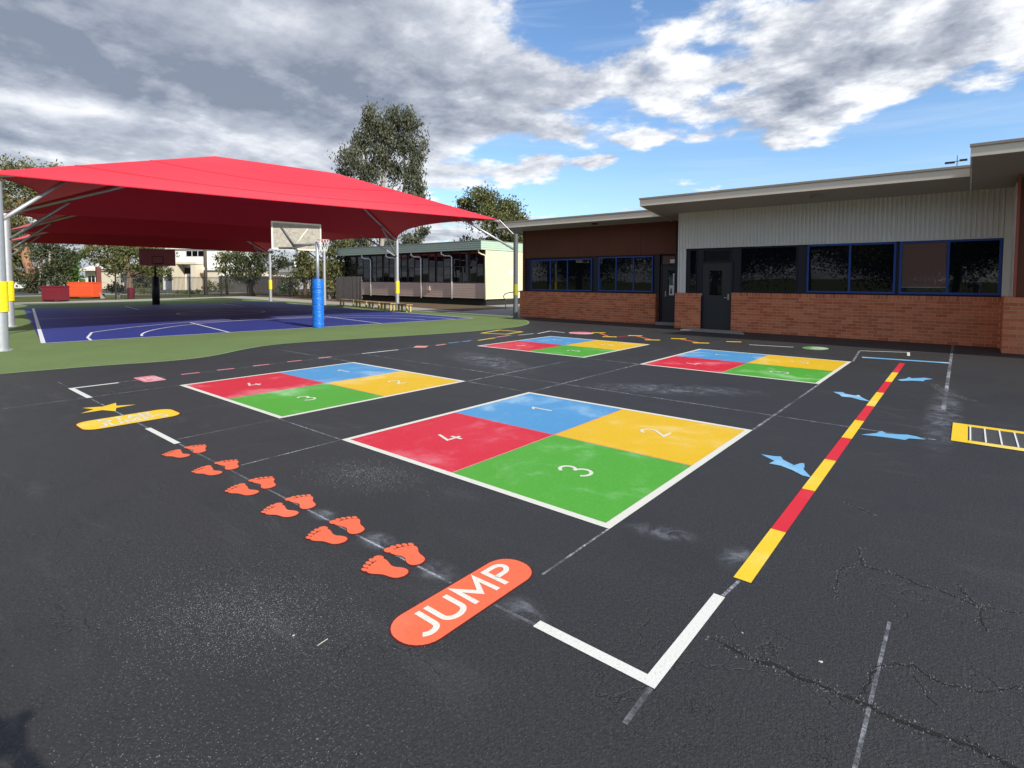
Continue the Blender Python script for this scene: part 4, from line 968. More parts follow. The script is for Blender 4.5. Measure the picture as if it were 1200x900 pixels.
for i in range(3):
    l0, l1, r0, r1 = tipL[i], tipL[i+1], tipR[i], tipR[i+1]
    u_ = (r0-l0); u_.z = 0; L_ = u_.length; u_.normalize(); ax_ = Vector((-u_.y, u_.x, 0))
    mid = (l0+l1+r0+r1)/4; zr = 5.69-(.10*i)
    uu = Vector((.1219, .9925, 0))
    A = Vector((mid.x, mid.y, 0))-uu*2.33; B = Vector((mid.x, mid.y, 0))+uu*1.90
    if i == 0:
        m0 = Vector((-15.25, 9.69, 0))+Vector((-.9925, .1219, 0))*4.0; A = m0-uu*2.33; B = m0+uu*1.90
    A.z = B.z = zr; A.z += .0
    near = curve(l0, r0, ax_, .95 if i == 0 else .0, .10 if i == 0 else .10, NSEG)
    far = curve(l1, r1, -ax_, .95 if i == 2 else .0, .0 if i == 2 else .10, NSEG)
    left = curve(l0, l1, u_, .95, .12, NSEG//2); right = curve(r0, r1, -u_, 1.2, .14, NSEG//2)
    mb = MB(); NV = 8
    def patch(edge, P0, P1):
        n = len(edge)-1; b0 = len(mb.v)
        for j, e in enumerate(edge):
            t = P0.lerp(P1, j/n)
            for k in range(NV+1):
                s_ = k/NV; q = e.lerp(t, s_); kk = 4*(j/n)*(1-j/n); q.z -= (.20 if i == 0 and edge is near else .06)*math.sin(math.pi*s_)*kk; mb.v.append(cl(q))
        for j in range(n):
            for k in range(NV):
                a = b0+j*(NV+1)+k; f_ = (a, a+NV+1, a+NV+2, a+1)
                q0, q1, q2, q3 = [Vector(mb.v[i_]) for i_ in f_]; nz_ = (q2-q0).cross(q3-q1).z
                mb.f.append(f_ if nz_ > 0 else f_[::-1])
    patch(near, A, B); patch(list(reversed(far)), B, A); patch(list(reversed(left)), A, A.copy()); patch(right, B, B.copy())
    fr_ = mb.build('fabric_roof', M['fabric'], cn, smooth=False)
    for s_ in (.30, .62):       # sewn panel seams across the near slope
        L2 = []
        for j, e in enumerate(near):
            kk = 4*(j/NSEG)*(1-j/NSEG)
            def at_(u__): q = e.lerp(A.lerp(B, j/NSEG), u__); q.z += .012-.20*math.sin(math.pi*u__)*kk; return cl(q)
            L2 += [at_(s_), at_(s_+.009)]
        MB().add(L2, [(2*j, 2*j+2, 2*j+3, 2*j+1) for j in range(NSEG)]).build('panel_seam', M['seam'], fr_)
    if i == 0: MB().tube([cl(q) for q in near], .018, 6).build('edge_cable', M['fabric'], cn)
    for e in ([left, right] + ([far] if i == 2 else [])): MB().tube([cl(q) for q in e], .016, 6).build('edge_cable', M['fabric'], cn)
    # rafters under the fabric
    dn = Vector((0, 0, -.13))
    for tip, apx, post in ((l0, A, PL[i]), (l1, A, PL[i+1]), (r0, B, PR[i]), (r1, B, PR[i+1])):
        MB().tube([cl(tip+dn*.6), cl(tip.lerp(apx, .5)+dn*1.5), cl(apx+dn*1.6)], .055, 8).build('rafter', M['galv'], cn, smooth=True)
        st = Vector((post[0], post[1], 2.78 if post in (PL[0], PR[0]) else tip.z-.95)); en = tip.lerp(apx, .30)+dn*1.9
        MB().tube([cl(st), cl(en)], .045, 8).build('strut', M['galv'], cn, smooth=True)
    MB().tube([cl(A+dn*1.6), cl(B+dn*1.6)], .055, 8).build('ridge_beam', M['galv'], cn, smooth=True)
# post tops
for side, P_, Z_ in (('L', PL, ZL), ('R', PR, ZRr)):
    for i, (x, y) in enumerate(P_):
        mat = 'greypost' if (side == 'R' and i == 0) else 'galv'; r = .095 if side == 'R' else .135
        zt = 3.45 if (side == 'R' and i == 0) else Z_[i]-.05
        p_ = MB().tube([cl((x, y, -.01)), cl((x, y, zt))], r, 20).build('post', M[mat], cn, smooth=False); smooth_by_angle(p_)
        MB().tube([cl((x, y, 0.004)), cl((x, y, .03))], r*1.5, 16).build('base_plate', M[mat], p_).parent = p_
        tip = (tipL if side == 'L' else tipR)[i]
        if (Vector((x, y, zt))-tip).length > .25: MB().tube([cl((x, y, zt-.1)), cl(tip)], .014, 6).build('corner_bracket', M['galv'], cn)
        # pads: yellow wrap
        if side == 'L' or i in (1, 3):
            pz0, pz1 = (.86, 1.52) if side == 'L' and i == 0 else (.85, 1.50)
            pd = MB().tube([cl((x, y, pz0)), cl((x, y, pz1))], r+.022, 20).build('yellow_pad', M['ypad'], cn); smooth_by_angle(pd)
            for zz in (pz0+.12, (pz0+pz1)/2, pz1-.12): MB().tube([cl((x, y, zz-.012)), cl((x, y, zz+.012))], r+.026, 20).build('pad_strap', M['ypad'], pd)
        elif side == 'R' and i == 0:
            pd = MB().tube([cl((x, y, .95)), cl((x, y, 1.40))], r+.004, 20).build('yellow_band', simple('dull_yellow_paint', (.30, .27, .02), .5) if 'dy' not in M else M['dy'], cn); smooth_by_angle(pd)
        if side == 'R' and i == 1:
            MB().box(x-OX-.04, x-OX+.10, y-OY-.125, y-OY-.118, 1.05, 1.35).build('small_sign', M['grille'], cn)

# ================================================================== BASKETBALL HOOPS
hp1 = empty('basketball_hoop', (-16.32, 9.67, 0), 'near basketball post wrapped in a bright blue pad, weathered grey backboard seen from behind', 'basketball hoop')
def hl(x, y, z): return (x+16.32, y-9.67, z)
MB().tube([(0, 0, 1.45), (0, 0, 2.80)], .055, 14).build('post', M['galv'], hp1, smooth=True)
MB().tube([(0, 0, .02), (0, 0, 1.45)], .055, 10).build('post_core', M['galv'], hp1)
mb = MB(); rs = []; pts = []
for i in range(23):
    pts.append((.004*math.sin(i*1.7), .004*math.cos(i*2.3), .008+1.585*i/22)); rs.append(.19+.006*math.sin(i*2.1)-(.012 if i % 2 else 0)-(.02 if i in (0, 22) else 0))
pd = mb.tube(pts, rs, 26).build('blue_pad', M['bpad'], hp1); smooth_by_angle(pd, 50)
for zz in (.3, .8, 1.3): MB().tube([(0, 0, zz-.02), (0, 0, zz+.02)], .197, 26).build('pad_strap', M['bpad'], pd, smooth=False)
BC = Vector((-17.42+16.32, 9.58-9.67, 3.02)); bw, bh = .84, .46
cy_, sy_ = math.cos(R(7)), math.sin(R(7))
def brd(a, d_, z): return (BC.x+a*sy_-d_*cy_, BC.y+a*cy_+d_*sy_, BC.z+z)
mb = MB(); mb.add([brd(a, d_, z) for a, d_, z in ((-bw, 0, -bh), (bw, 0, -bh), (bw, 0, bh), (-bw, 0, bh), (-bw, .02, -bh), (bw, .02, -bh), (bw, .02, bh), (-bw, .02, bh))], [(0, 1, 2, 3), (4, 7, 6, 5), (0, 4, 5, 1), (1, 5, 6, 2), (2, 6, 7, 3), (3, 7, 4, 0)])
def bb_mat():
    m, b = newmat('weathered_backboard'); v = worldpos(); x, y, z = sep(v)
    c = mixc(step(noise(v, 9., 6, .75, 1.2), .40, .64), (.40, .37, .31), (.25, .23, .185)); setcol(b, c); b.inputs['Roughness'].default_value = .8; return m
M['bb'] = bb_mat(); bdo = mb.build('backboard', M['bb'], hp1)
mb = MB()
for a0, a1, z0, z1 in ((-bw, bw, -bh-.0, -bh+.05), (-bw, bw, bh-.05, bh), (-bw, -bw+.05, -bh+.05, bh-.05), (bw-.05, bw, -bh+.05, bh-.05)):
    mb.add([brd(a, d_, z) for a, d_, z in ((a0, -.02, z0), (a1, -.02, z0), (a1, -.02, z1), (a0, -.02, z1), (a0, -.001, z0), (a1, -.001, z0), (a1, -.001, z1), (a0, -.001, z1))], [(0, 1, 2, 3), (4, 7, 6, 5), (0, 4, 5, 1), (1, 5, 6, 2), (2, 6, 7, 3), (3, 7, 4, 0)])
mb.build('backboard_frame', M['fascia'], hp1)
MB().tube([(0, 0, 2.74), (-.35, -.05, 2.72), tuple(brd(-.1, -.04, -.30))], .045, 8).build('arm', M['galv'], hp1, smooth=True)
MB().tube([tuple(brd(-.1, -.05, -.34)), tuple(brd(-.52, -.03, .28))], .028, 8).build('brace', M['greypost'], hp1, smooth=True)
MB().tube([tuple(brd(-.1, -.05, -.34)), tuple(brd(.36, -.03, .28))], .022, 8).build('brace', M['fascia'], hp1, smooth=True)
MB().tube([(0, 0, 2.76), tuple(brd(-.1, -.07, -.38)), tuple(brd(-.62, -.03, -.41))], .030, 8).build('brace', M['greypost'], hp1, smooth=True)
rc = brd(0, .30, -.20); MB().tube([(rc[0]+.225*math.cos(a), rc[1]+.225*math.sin(a), rc[2]) for a in [2*math.pi*i/20 for i in range(21)]], .009, 6).build('rim', M['orange'], hp1)
# netball ring and its net on the camera side of the post
nx, ny, nz = .16, .13, 2.86
MB().tube([(nx+.19*math.cos(a), ny+.19*math.sin(a), nz) for a in [2*math.pi*i/20 for i in range(21)]], .010, 6).build('netball_ring', M['p_pink'], hp1)
mb = MB()
for k in range(12):
    a = 2*math.pi*k/12
    for sg in (-1, 1):
        mb.tube([(nx+.19*math.cos(a), ny+.19*math.sin(a), nz), (nx+.165*math.cos(a+sg*.26), ny+.165*math.sin(a+sg*.26), nz-.14), (nx+.12*math.cos(a+sg*.52), ny+.12*math.sin(a+sg*.52), nz-.27), (nx+.10*math.cos(a+sg*.8), ny+.10*math.sin(a+sg*.8), nz-.38)], .0065, 4, False)
mb.build('net', M['grille'], hp1)
hp2 = empty('basketball_hoop', (-37.97, 11.7, 0), 'far basketball hoop with a dull maroon backboard on a black padded post', 'basketball hoop')
MB().tube([(0, 0, 1.7), (0, 0, 2.95)], .06, 10).build('post', M['black'], hp2, smooth=True); MB().tube([(0, 0, 0), (0, 0, 1.7)], .20, 16).build('pad', M['black'], hp2, smooth=True)
MB().tube([(0, 0, 2.85), (.75, 0, 2.8)], .05, 8).build('arm', M['black'], hp2)
M['maroon'] = simple('faded_maroon_board', (.36, .14, .155), .7)
MB().box(.75, .79, -.92, .92, 2.35, 3.35, rz=-.12, c=(0, 0)).build('backboard', M['maroon'], hp2)
mb = MB()
for a0, a1, z0, z1 in ((-.30, .30, 2.47, 2.51), (-.30, .30, 2.87, 2.91), (-.30, -.26, 2.51, 2.87), (.26, .30, 2.51, 2.87)): mb.box(.795, .805, a0, a1, z0, z1, rz=-.12, c=(0, 0))
mb.build('target_square', M['black'], hp2)
MB().tube([(1.05+.22*math.cos(a), -.12+.22*math.sin(a), 2.45) for a in [2*math.pi*i/16 for i in range(17)]], .01, 6).build('rim', M['black'], hp2)

# ================================================================== LOW BENCHES, BINS, FENCES
def low_bench(a, b_, label):
    a = Vector((*a, 0)); b_ = Vector((*b_, 0)); c = (a+b_)/2; L_ = (b_-a).length; an = math.atan2(b_.y-a.y, b_.x-a.x)
    t = empty('low_bench', tuple(c), label, 'bench', 'low timber benches along the court', an)
    for k in range(2): MB().box(-L_/2, L_/2, -.16+.165*k, -.005+.165*k, .34, .38).build('seat_plank', M['timber'], t)
    for x in (-L_/2+.12, L_/2-.12):
        mb = MB().box(x-.04, x+.04, -.13, -.05, 0, .335); mb.box(x-.04, x+.04, .05, .13, 0, .335); mb.build('leg', M['benchleg'], t)
for i, (pa, pb) in enumerate((((400, 357.6), (417, 359.2)), ((419, 359.5), (432, 361)), ((434, 361.2), (447, 362.6)), ((448, 362.8), (461, 364)), ((468, 364.6), (480, 366)))):
    ga, gb = G(*pa), G(*pb); low_bench((ga.x, ga.y), (gb.x, gb.y), ['leftmost low timber bench beside the court', 'second low timber bench from the left', 'middle low timber bench with yellow legs', 'low timber bench just left of the yellow padded post', 'low timber bench just right of the yellow padded post'][i])
def crate(px, depth, w, h, dpt, name, label, cat, mat, panels):
    c = AT(px, depth); t = empty(name, tuple(c), label, cat, None, YAW)
    MB().box(-w/2, w/2, 0, dpt, .10, h).build('body', M[mat], t, bevel=.02)
    MB().box(-w/2-.03, w/2+.03, -.03, dpt+.03, h+.002, h+.07).build('lid', M[mat], t)
    for k in range(panels):
        x0 = -w/2+w*k/panels+.03; x1 = -w/2+w*(k+1)/panels-.03; p_ = MB().box(x0, x1, -.03, -.002, .16, h-.05).build('door_panel', M[mat], t)
        for j in range(4): MB().box(x0+.08, x1-.08, -.045, -.031, .26+j*(h-.4)/4, .29+j*(h-.4)/4).build('rib', M[mat], p_)
    for x in (-w/2+.1, w/2-.1): MB().box(x-.04, x+.04, .02, dpt-.02, 0, .098).build('leg', M['black'], t)
crate(58, 36.5, 1.15, 1.0, .9, 'storage_bin', 'maroon storage bin at the far edge of the court', 'bin', 'redbin', 1)
crate(93.5, 43, 1.95, 1.22, 1.0, 'storage_box', 'orange red metal storage box with two panels', 'storage box', 'orange', 2)
c = AT(128.5, 43); bt = empty('park_bench', tuple(c), 'pale bench beside the orange storage box', 'bench', None, YAW)
for k in range(3): MB().box(-.75, .75, -.2+.14*k, -.08+.14*k, .40, .44).build('seat_plank', M['path'], bt)
for x in (-.6, .6): MB().box(x-.04, x+.04, -.18, .18, 0, .398).build('leg', M['path'], bt)
c = AT(115.5, 44.5); o = MB().box(-.16, .16, -.16, .16, 0, 2.5).build('brown_post', simple('rust_brown_post', (.12, .03, .02), .7)); o.location = c; tag(o, 'rust brown square post right of the orange box', 'post')
c = AT(153, 43); t = empty('litter_bin', tuple(c), 'small dark red litter bin in front of the tree trunk', 'bin', None, YAW)
MB().tube([(0, 0, 0), (0, 0, .8)], [.24, .28], 14).build('body', M['redbin'], t, smooth=False); MB().tube([(0, 0, .801), (0, 0, .87)], [.29, .22], 14).build('lid', M['redbin'], t)
# garden statue-like white sign
c = AT(146, 62); t = empty('white_sign', tuple(c), 'white board on a thin post among the trees', 'sign', None, YAW)
MB().tube([(0, 0, 0), (0, 0, 1.9)], .04, 8).build('post', M['white_wall'], t); MB().box(-.45, .40, -.03, .0, 1.1, 2.1).build('board', M['white_wall'], t)
# palisade fence along the street
fa, fb = AT(150, 49), AT(405, 47)
fa, fb = Vector((-47.5, 12.0, 0)), Vector((-33.5, 24.8, 0)); 
def palisade(a, b_, h, label, n_panel, dens=.13):
    c = (a+b_)/2; an = math.atan2(b_.y-a.y, b_.x-a.x); L_ = (b_-a).length
    t = empty('metal_fence', (c.x, c.y, 0), label, 'fence', None, an)
    for k in range(n_panel+1): x = -L_/2+L_*k/n_panel; MB().box(x-.04, x+.04, -.04, .04, 0, h+.05).build('fence_post', M['black'], t)
    for z in (.15, h-.12): MB().box(-L_/2, L_/2, -.015, .015, z, z+.04).build('rail', M['black'], t)
    me = MB().box(-.011, .011, -.011, .011, .05, h).mesh('picket', M['black']); n = int(L_/dens)
    for k in range(min(n, 296)):
        o = bpy.data.objects.new('picket', me); COL.objects.link(o); o.parent = t; o.location = (-L_/2+L_*(k+.5)/n, 0, 0)
palisade(Vector((-49.5, 12.6, 0)), Vector((-50.6, 23.2, 0)), 1.75, 'black steel fence in front of the white two storey house', 4, .10)
palisade(Vector((-50.6, 23.35, 0)), Vector((-39.2, 24.7, 0)), 1.75, 'black steel fence in front of the grey roofed house', 4, .10)
def paling(a, b_, h, label, w_=.14):
    c = (a+b_)/2; an = math.atan2(b_.y-a.y, b_.x-a.x); L_ = (b_-a).length; t = empty('paling_fence', (c.x, c.y, 0), label, 'fence', None, an); n = min(290, int(L_/w_))
    me = MB().box(-w_/2+.004, w_/2-.004, -.01, .01, 0, 1).mesh('paling', M['paling'])
    for k in range(n):
        o = bpy.data.objects.new('paling', me); COL.objects.link(o); o.parent = t; o.location = (-L_/2+L_*(k+.5)/n, RNG.uniform(-.006, .006), 0); o.scale = (1, 1, h*(1+RNG.uniform(-.015, .015)))
    for z in (.3, h-.3): MB().box(-L_/2, L_/2, .012, .06, z, z+.07).build('rail', M['paling'], t)
paling(AT(256, 66), AT(330, 60), 1.9, 'grey paling fence behind the street trees')
paling(AT(394, 40), AT(424, 37.5), 1.75, 'weathered paling fence beside the portable classroom')

# ================================================================== HOUSES
def house_block(par, x0, x1, y0, y1, z0, z1, mat, name='wall'): return MB().box(x0, x1, y0, y1, z0, z1).build(name, M[mat], par)
def hwin(par, x0, x1, y, z0, z1, cols=1):
    w_ = MB(); f_ = .06
    w_.box(x0, x1, y-.04, y+.02, z0, z0+f_); w_.box(x0, x1, y-.04, y+.02, z1-f_, z1)
    for k in range(cols+1): xx = x0+(x1-x0-f_)*k/cols; w_.box(xx, xx+f_, y-.038, y+.02, z0+f_, z1-f_)
    fr = w_.build('window', M['white_wall'], par); MB().box(x0+f_*.6, x1-f_*.6, y-.012, y+.0, z0+f_*.6, z1-f_*.6).build('pane', M['glass'], fr)
D = 75.; k_ = D/F
c = AT(228, D); h1 = empty('white_house', tuple(c), 'white two storey house with a framed porch and three small upper windows', 'house', None, YAW-.05)
def hx(px): return (px-228)*k_
house_block(h1, hx(192), hx(262), .8, 9, 0, HT(293, D), 'white_wall'); MB().box(hx(190), hx(264), .5, 9.3, HT(293, D)+.003, HT(291, D)+.05).build('roof', M['fascia'], h1)
house_block(h1, hx(180), hx(191.7), 1.6, 8, 0, HT(316, D), 'white_wall'); house_block(h1, hx(262.3), hx(290), 2.0, 9, 0, HT(318, D), 'cream_wall'); MB().box(hx(262.3), hx(291), 1.7, 9.3, HT(318, D)+.003, HT(316, D)).build('roof', M['tile'], h1)
hwin(h1, hx(214), hx(236), .78, HT(302, D), HT(294.5, D), 3)
po = house_block(h1, hx(205), hx(212), -.8, .797, 0, HT(311, D), 'cream_wall', 'porch_pillar'); house_block(h1, hx(228), hx(234), -.8, .797, 0, HT(311, D), 'cream_wall', 'porch_pillar'); house_block(h1, hx(204), hx(235), -.9, .797, HT(311, D)+.003, HT(308.5, D), 'cream_wall', 'porch_roof')
MB().box(hx(212.2), hx(227.8), .70, .796, 0, HT(315, D)).build('porch_recess', M['dark'], h1); MB().box(hx(213), hx(222), .62, .69, 0, HT(322, D)).build('front_door', M['white_wall'], h1)
hwin(h1, hx(234.5), hx(240), .78, HT(332, D), HT(317, D)); hwin(h1, hx(191), hx(201), .78, HT(331, D), HT(322, D))
MB().box(hx(201.5), hx(204.5), .6, .796, 0, HT(316, D)).build('side_recess', M['dark'], h1)
house_block(h1, hx(244), hx(258), -.4, .797, 0, HT(318, D), 'cream_wall'); MB().box(hx(241), hx(262), -.7, .797, HT(318, D)+.003, HT(315, D)).build('awning', M['white_wall'], h1)
D = 82.; k_ = D/F
def hiproof(par, x0, x1, y0, y1, z0, z1, mat):
    dx_ = min((x1-x0)/2, (y1-y0)/2); cy = (y0+y1)/2
    MB().add([(x0, y0, z0), (x1, y0, z0), (x1, y1, z0), (x0, y1, z0), (x0+dx_, cy, z1), (x1-dx_, cy, z1)], [(0, 3, 2, 1), (0, 1, 5, 4), (1, 2, 5), (2, 3, 4, 5), (3, 0, 4)]).build('roof', M[mat], par)
c = AT(330, D); h2 = empty('grey_roof_house', tuple(c), 'low white house with a grey hipped tile roof, half hidden by trees', 'house', None, YAW+.1)
def hx2(px): return (px-330)*k_
house_block(h2, hx2(300), hx2(349), 0, 9, 0, HT(320, D), 'white_wall'); hiproof(h2, hx2(297), hx2(353), -.6, 9.6, HT(320, D)+.003, HT(303, D), 'tile')
hwin(h2, hx2(308), hx2(318), -.02, HT(337, D), HT(324, D), 2); hwin(h2, hx2(324), hx2(332), -.02, HT(337, D), HT(324, D), 2)
MB().box(hx2(340), hx2(342), 2, 2.3, HT(320, D), HT(301, D)).build('chimney', M['white_wall'], h2)
c = AT(104, D); h3 = empty('cream_house', tuple(c), 'cream house with a porch column seen above the orange storage box', 'house', None, YAW)
def hx3(px): return (px-104)*k_
house_block(h3, hx3(100), hx3(118), 0, 6, 0, HT(319, D), 'cream_wall'); MB().box(hx3(91), hx3(120), -1.2, 6.3, HT(319, D)+.003, HT(316.5, D)).build('porch_roof', M['fascia'], h3)
hiproof(h3, hx3(98), hx3(122), -.3, 6.4, HT(316.5, D)+.01, HT(307, D), 'white_wall'); house_block(h3, hx3(93.5), hx3(96), -1, -.6, 0, HT(319, D), 'white_wall', 'porch_column')
hwin(h3, hx3(103), hx3(112), -.02, HT(334, D), HT(324, D), 2)
c = AT(22, 86); h4 = empty('far_left_house', tuple(c), 'pale low house glimpsed behind the left gum tree', 'house', None, YAW)
house_block(h4, -3.5, 3.5, 0, 6, 0, 2.6, 'white_wall'); hiproof(h4, -4, 4, -.4, 6.4, 2.603, 4.2, 'tile'); hwin(h4, -1, 1, -.02, .9, 2.1, 2)
# power pole
c = AT(241, 53); pp = empty('power_pole', tuple(c), 'dark timber power pole in front of the white house', 'power pole', None, YAW)
MB().tube([(0, 0, 0), (0, 0, 8.6)], [.17, .12], 12).build('pole', M['polew'], pp, smooth=True); MB().box(-1.1, 1.1, -.06, .06, 7.9, 8.02).build('crossarm', M['polew'], pp)
for x in (-.95, -.4, .4, .95): MB().tube([(x, 0, 8.02), (x, 0, 8.2)], .05, 8).build('insulator', M['grille'], pp)
MB().box(-.13, .02, -.22, -.16, 2.4, 2.7).build('number_plate', M['grille'], pp)

# ================================================================== TREES
def limb(mb, a, b_, r0, r1, rnd, wob=.05, n=5):
    L_ = (b_-a).length; pts = []; 
    for i in range(n+1):
        q = a.lerp(b_, i/n); 
        if 0 < i < n: q += Vector((rnd.uniform(-1, 1), rnd.uniform(-1, 1), 0))*wob*L_
        pts.append(q)
    mb.tube(pts, [r0+(r1-r0)*i/n for i in range(n+1)], 7)
def tree(name, label, px, depth, trunks, blobs, leaf, bark, size, dens=1., group=None, cat='tree', droop=.5, seed=1, clumps=1.):
    """trunks: list of pixel polylines [(px,py)..] + base radius ; blobs: (px, py, rpx, rpy[, extra depth])"""
    rnd = random.Random(seed); rs = np.random.RandomState(seed); k = depth/F
    base = AT(px, depth); t = empty(name, tuple(base), label, cat, group, YAW)
    def loc(qx, qy, dd=0.): return Vector(((qx-px)*k, dd, HT(qy, depth)))
    mb = MB(); tops = []
    for poly, r in trunks:
        pts = []
        for i, q in enumerate(poly):
            v = loc(*q) if len(q) == 2 else loc(*q[:2], q[2])
            if i == 0 and v.z < 1.5: v.z = -.05
            pts.append(v)
        fine_ = []
        for a, b_ in zip(pts[:-1], pts[1:]):
            for j in range(3): fine_.append(a.lerp(b_, j/3)+Vector((rnd.uniform(-1, 1), rnd.uniform(-1, 1), 0))*r*.35*(1 if fine_ else 0))
        fine_.append(pts[-1]); mb.tube(fine_, [r*(1-.72*i/len(fine_)) for i in range(len(fine_))], 9); tops.append((pts, r))
    allv = []
    for bi, bl in enumerate(blobs):
        bx_, by_, rx, ry = bl[:4]; dd = bl[4] if len(bl) > 4 else rnd.uniform(-.6, .6)*rx*k
        c = loc(bx_, by_, dd); RX, RZ = rx*k, ry*k; RY = RX*.9
        nc = max(4, int(clumps*(7+.05*rx*ry)**.85)); 
        # branch to this blob
        pts, r = min(tops, key=lambda tp: min((p_-c).length for p_ in tp[0])); st = min(pts, key=lambda p_: (p_-c).length+max(0, p_.z-c.z)*2)
        limb(mb, st, c, r*.32, r*.08, rnd)
        for j in range(nc):
            dirv = rs.normal(0, 1, 3); dirv /= np.linalg.norm(dirv); rad = rs.uniform(.35, 1.0)**.6
            cc = Vector((c.x+dirv[0]*RX*rad*.85, c.y+dirv[1]*RY*rad*.85, c.z+dirv[2]*RZ*rad*.85))
            if j % 3 == 0: limb(mb, c.lerp(st, .15), cc, r*.09, r*.02, rnd, .08, 3)
            nl = int(dens*rx*ry/nc*(1.6/size/size)*4.6)+8; sg = np.array([RX, RY, RZ])*rs.uniform(.24, .40)
            P_ = rs.normal(0, 1, (nl, 3))*sg+np.array(cc); allv.append(P_)
    P_ = np.concatenate(allv); n = len(P_); s_ = size*k*rs.uniform(.6, 1.3, n)
    a = rs.normal(0, 1, (n, 3)); a[:, 2] -= droop*1.6; a /= np.linalg.norm(a, axis=1)[:, None]
    b_ = np.cross(a, rs.normal(0, 1, (n, 3))); b_ /= np.linalg.norm(b_, axis=1)[:, None]
    A_ = a*(s_*1.35)[:, None]; B_ = b_*(s_*.55)[:, None]
    V = np.empty((n, 4, 3)); V[:, 0] = P_-A_; V[:, 1] = P_+B_; V[:, 2] = P_+A_; V[:, 3] = P_-B_
    me = bpy.data.meshes.new('crown'); me.vertices.add(4*n); me.vertices.foreach_set('co', V.reshape(-1))
    me.loops.add(4*n); me.loops.foreach_set('vertex_index', np.arange(4*n, dtype=np.int32)); me.polygons.add(n)
    me.polygons.foreach_set('loop_start', np.arange(0, 4*n, 4, dtype=np.int32)); me.polygons.foreach_set('loop_total', np.full(n, 4, dtype=np.int32)); me.update(calc_edges=True)
    me.materials.append(M[leaf]); o = bpy.data.objects.new('crown', me); COL.objects.link(o); o.parent = t
    mb.build('trunk', M[bark], t, smooth=True)
    return t
TG = 'trees beyond the court'
tree('gum_tree', 'big spreading gum tree with an orange leaning trunk, behind the left post', 40, 60, [([(42, 349), (36, 325), (31, 300), (34, 270), (30, 240)], .55), ([(40, 345), (44, 320), (52, 296)], .3)],
     [(22, 206, 30, 17), (-8, 222, 28, 22), (46, 232, 16, 16), (10, 246, 30, 18), (28, 268, 22, 16), (-6, 280, 26, 24), (18, 296, 18, 14), (6, 322, 16, 14), (-30, 250, 24, 34), (-40, 300, 26, 30)], 'leaf_olive', 'bark_red', 1.5, 1.2, TG, seed=2)
tree('gum_tree', 'slim far gum whose top pokes above the red canopy at the left', 65, 78, [([(66, 346), (65, 280), (65, 205)], .3)], [(65, 203, 9, 8), (64, 222, 10, 12), (68, 245, 12, 14)], 'leaf_olive', 'bark_pale', 1.4, .8, TG, seed=3)
tree('dark_tree', 'dark leafy tree with a pale trunk behind the maroon bin', 58, 57, [([(57, 346), (59, 322), (60, 298)], .28), ([(46, 346), (47, 318), (42, 300)], .14)], [(66, 300, 18, 14), (52, 292, 16, 12), (76, 316, 12, 14), (60, 318, 14, 10), (74, 334, 12, 12), (46, 330, 10, 12), (30, 335, 14, 10)], 'leaf_dark', 'bark_pale', 1.4, 1., TG, seed=4)
tree('green_shrub', 'bright green bushy tree left of the cream house', 88, 64, [([(88, 346), (88, 325)], .12)], [(88, 312, 10, 13), (82, 324, 9, 11), (93, 304, 7, 8)], 'leaf_green', 'bark', 1.4, 1.1, None, 'shrub', .2, seed=5)
tree('plane_tree', 'broad olive green tree behind the far basketball hoop', 153, 58, [([(152, 348), (152, 325), (150, 305)], .42)], [(128, 297, 18, 11), (150, 292, 22, 12), (176, 298, 18, 12), (120, 308, 13, 9), (140, 312, 18, 10), (168, 314, 18, 10), (188, 310, 12, 12), (108, 298, 8, 9), (198, 322, 6, 6)], 'leaf_olive', 'bark', 1.4, 1.15, TG, seed=6)
tree('street_tree', 'slender tree with a thin dark trunk and thin crown right of the power pole', 266, 54, [([(266, 349), (265, 328), (265, 308)], .15)], [(262, 304, 10, 8), (275, 303, 11, 10), (270, 317, 11, 7)], 'leaf_olive', 'bark', 1.3, .75, TG, seed=7)
tree('street_tree', 'dark tree with a stout trunk beside the slender tree', 295, 51, [([(295, 349), (294, 330), (293, 312)], .38)], [(290, 308, 14, 12), (303, 318, 12, 10), (282, 322, 13, 9), (306, 300, 10, 9), (296, 330, 9, 6), (280, 304, 8, 8)], 'leaf_dark', 'bark', 1.3, 1., TG, seed=8)
tree('street_tree', 'sparse branching tree above the far yellow padded post', 322, 55, [([(322, 348), (320, 325), (312, 306)], .16), ([(321, 330), (327, 312), (333, 302)], .10)], [(331, 306, 10, 9), (310, 306, 8, 8), (338, 312, 8, 6), (318, 318, 7, 5), (322, 300, 8, 6)], 'leaf_dark', 'bark', 1.2, .7, TG, seed=9)
tree('bushy_tree', 'olive bushy tree left of the near basketball post', 355, 50, [([(357, 349), (357, 330), (357, 312)], .22), ([(350, 348), (349, 330)], .15)], [(350, 318, 13, 12), (362, 308, 14, 12), (345, 330, 11, 9), (366, 325, 12, 13), (356, 298, 10, 9), (372, 338, 9, 10), (346, 340, 8, 7)], 'leaf_olive', 'bark', 1.3, 1.15, TG, seed=10)
tree('bushy_tree', 'olive green tree right of the near basketball post beside the paling fence', 392, 43, [([(385, 352), (388, 335), (390, 318)], .15), ([(396, 351), (397, 330)], .13)], [(396, 300, 14, 12), (388, 316, 13, 12), (402, 316, 11, 13), (392, 334, 11, 9), (404, 288, 10, 8), (384, 294, 9, 9)], 'leaf_olive', 'bark_pale', 1.5, 1.15, TG, seed=11)
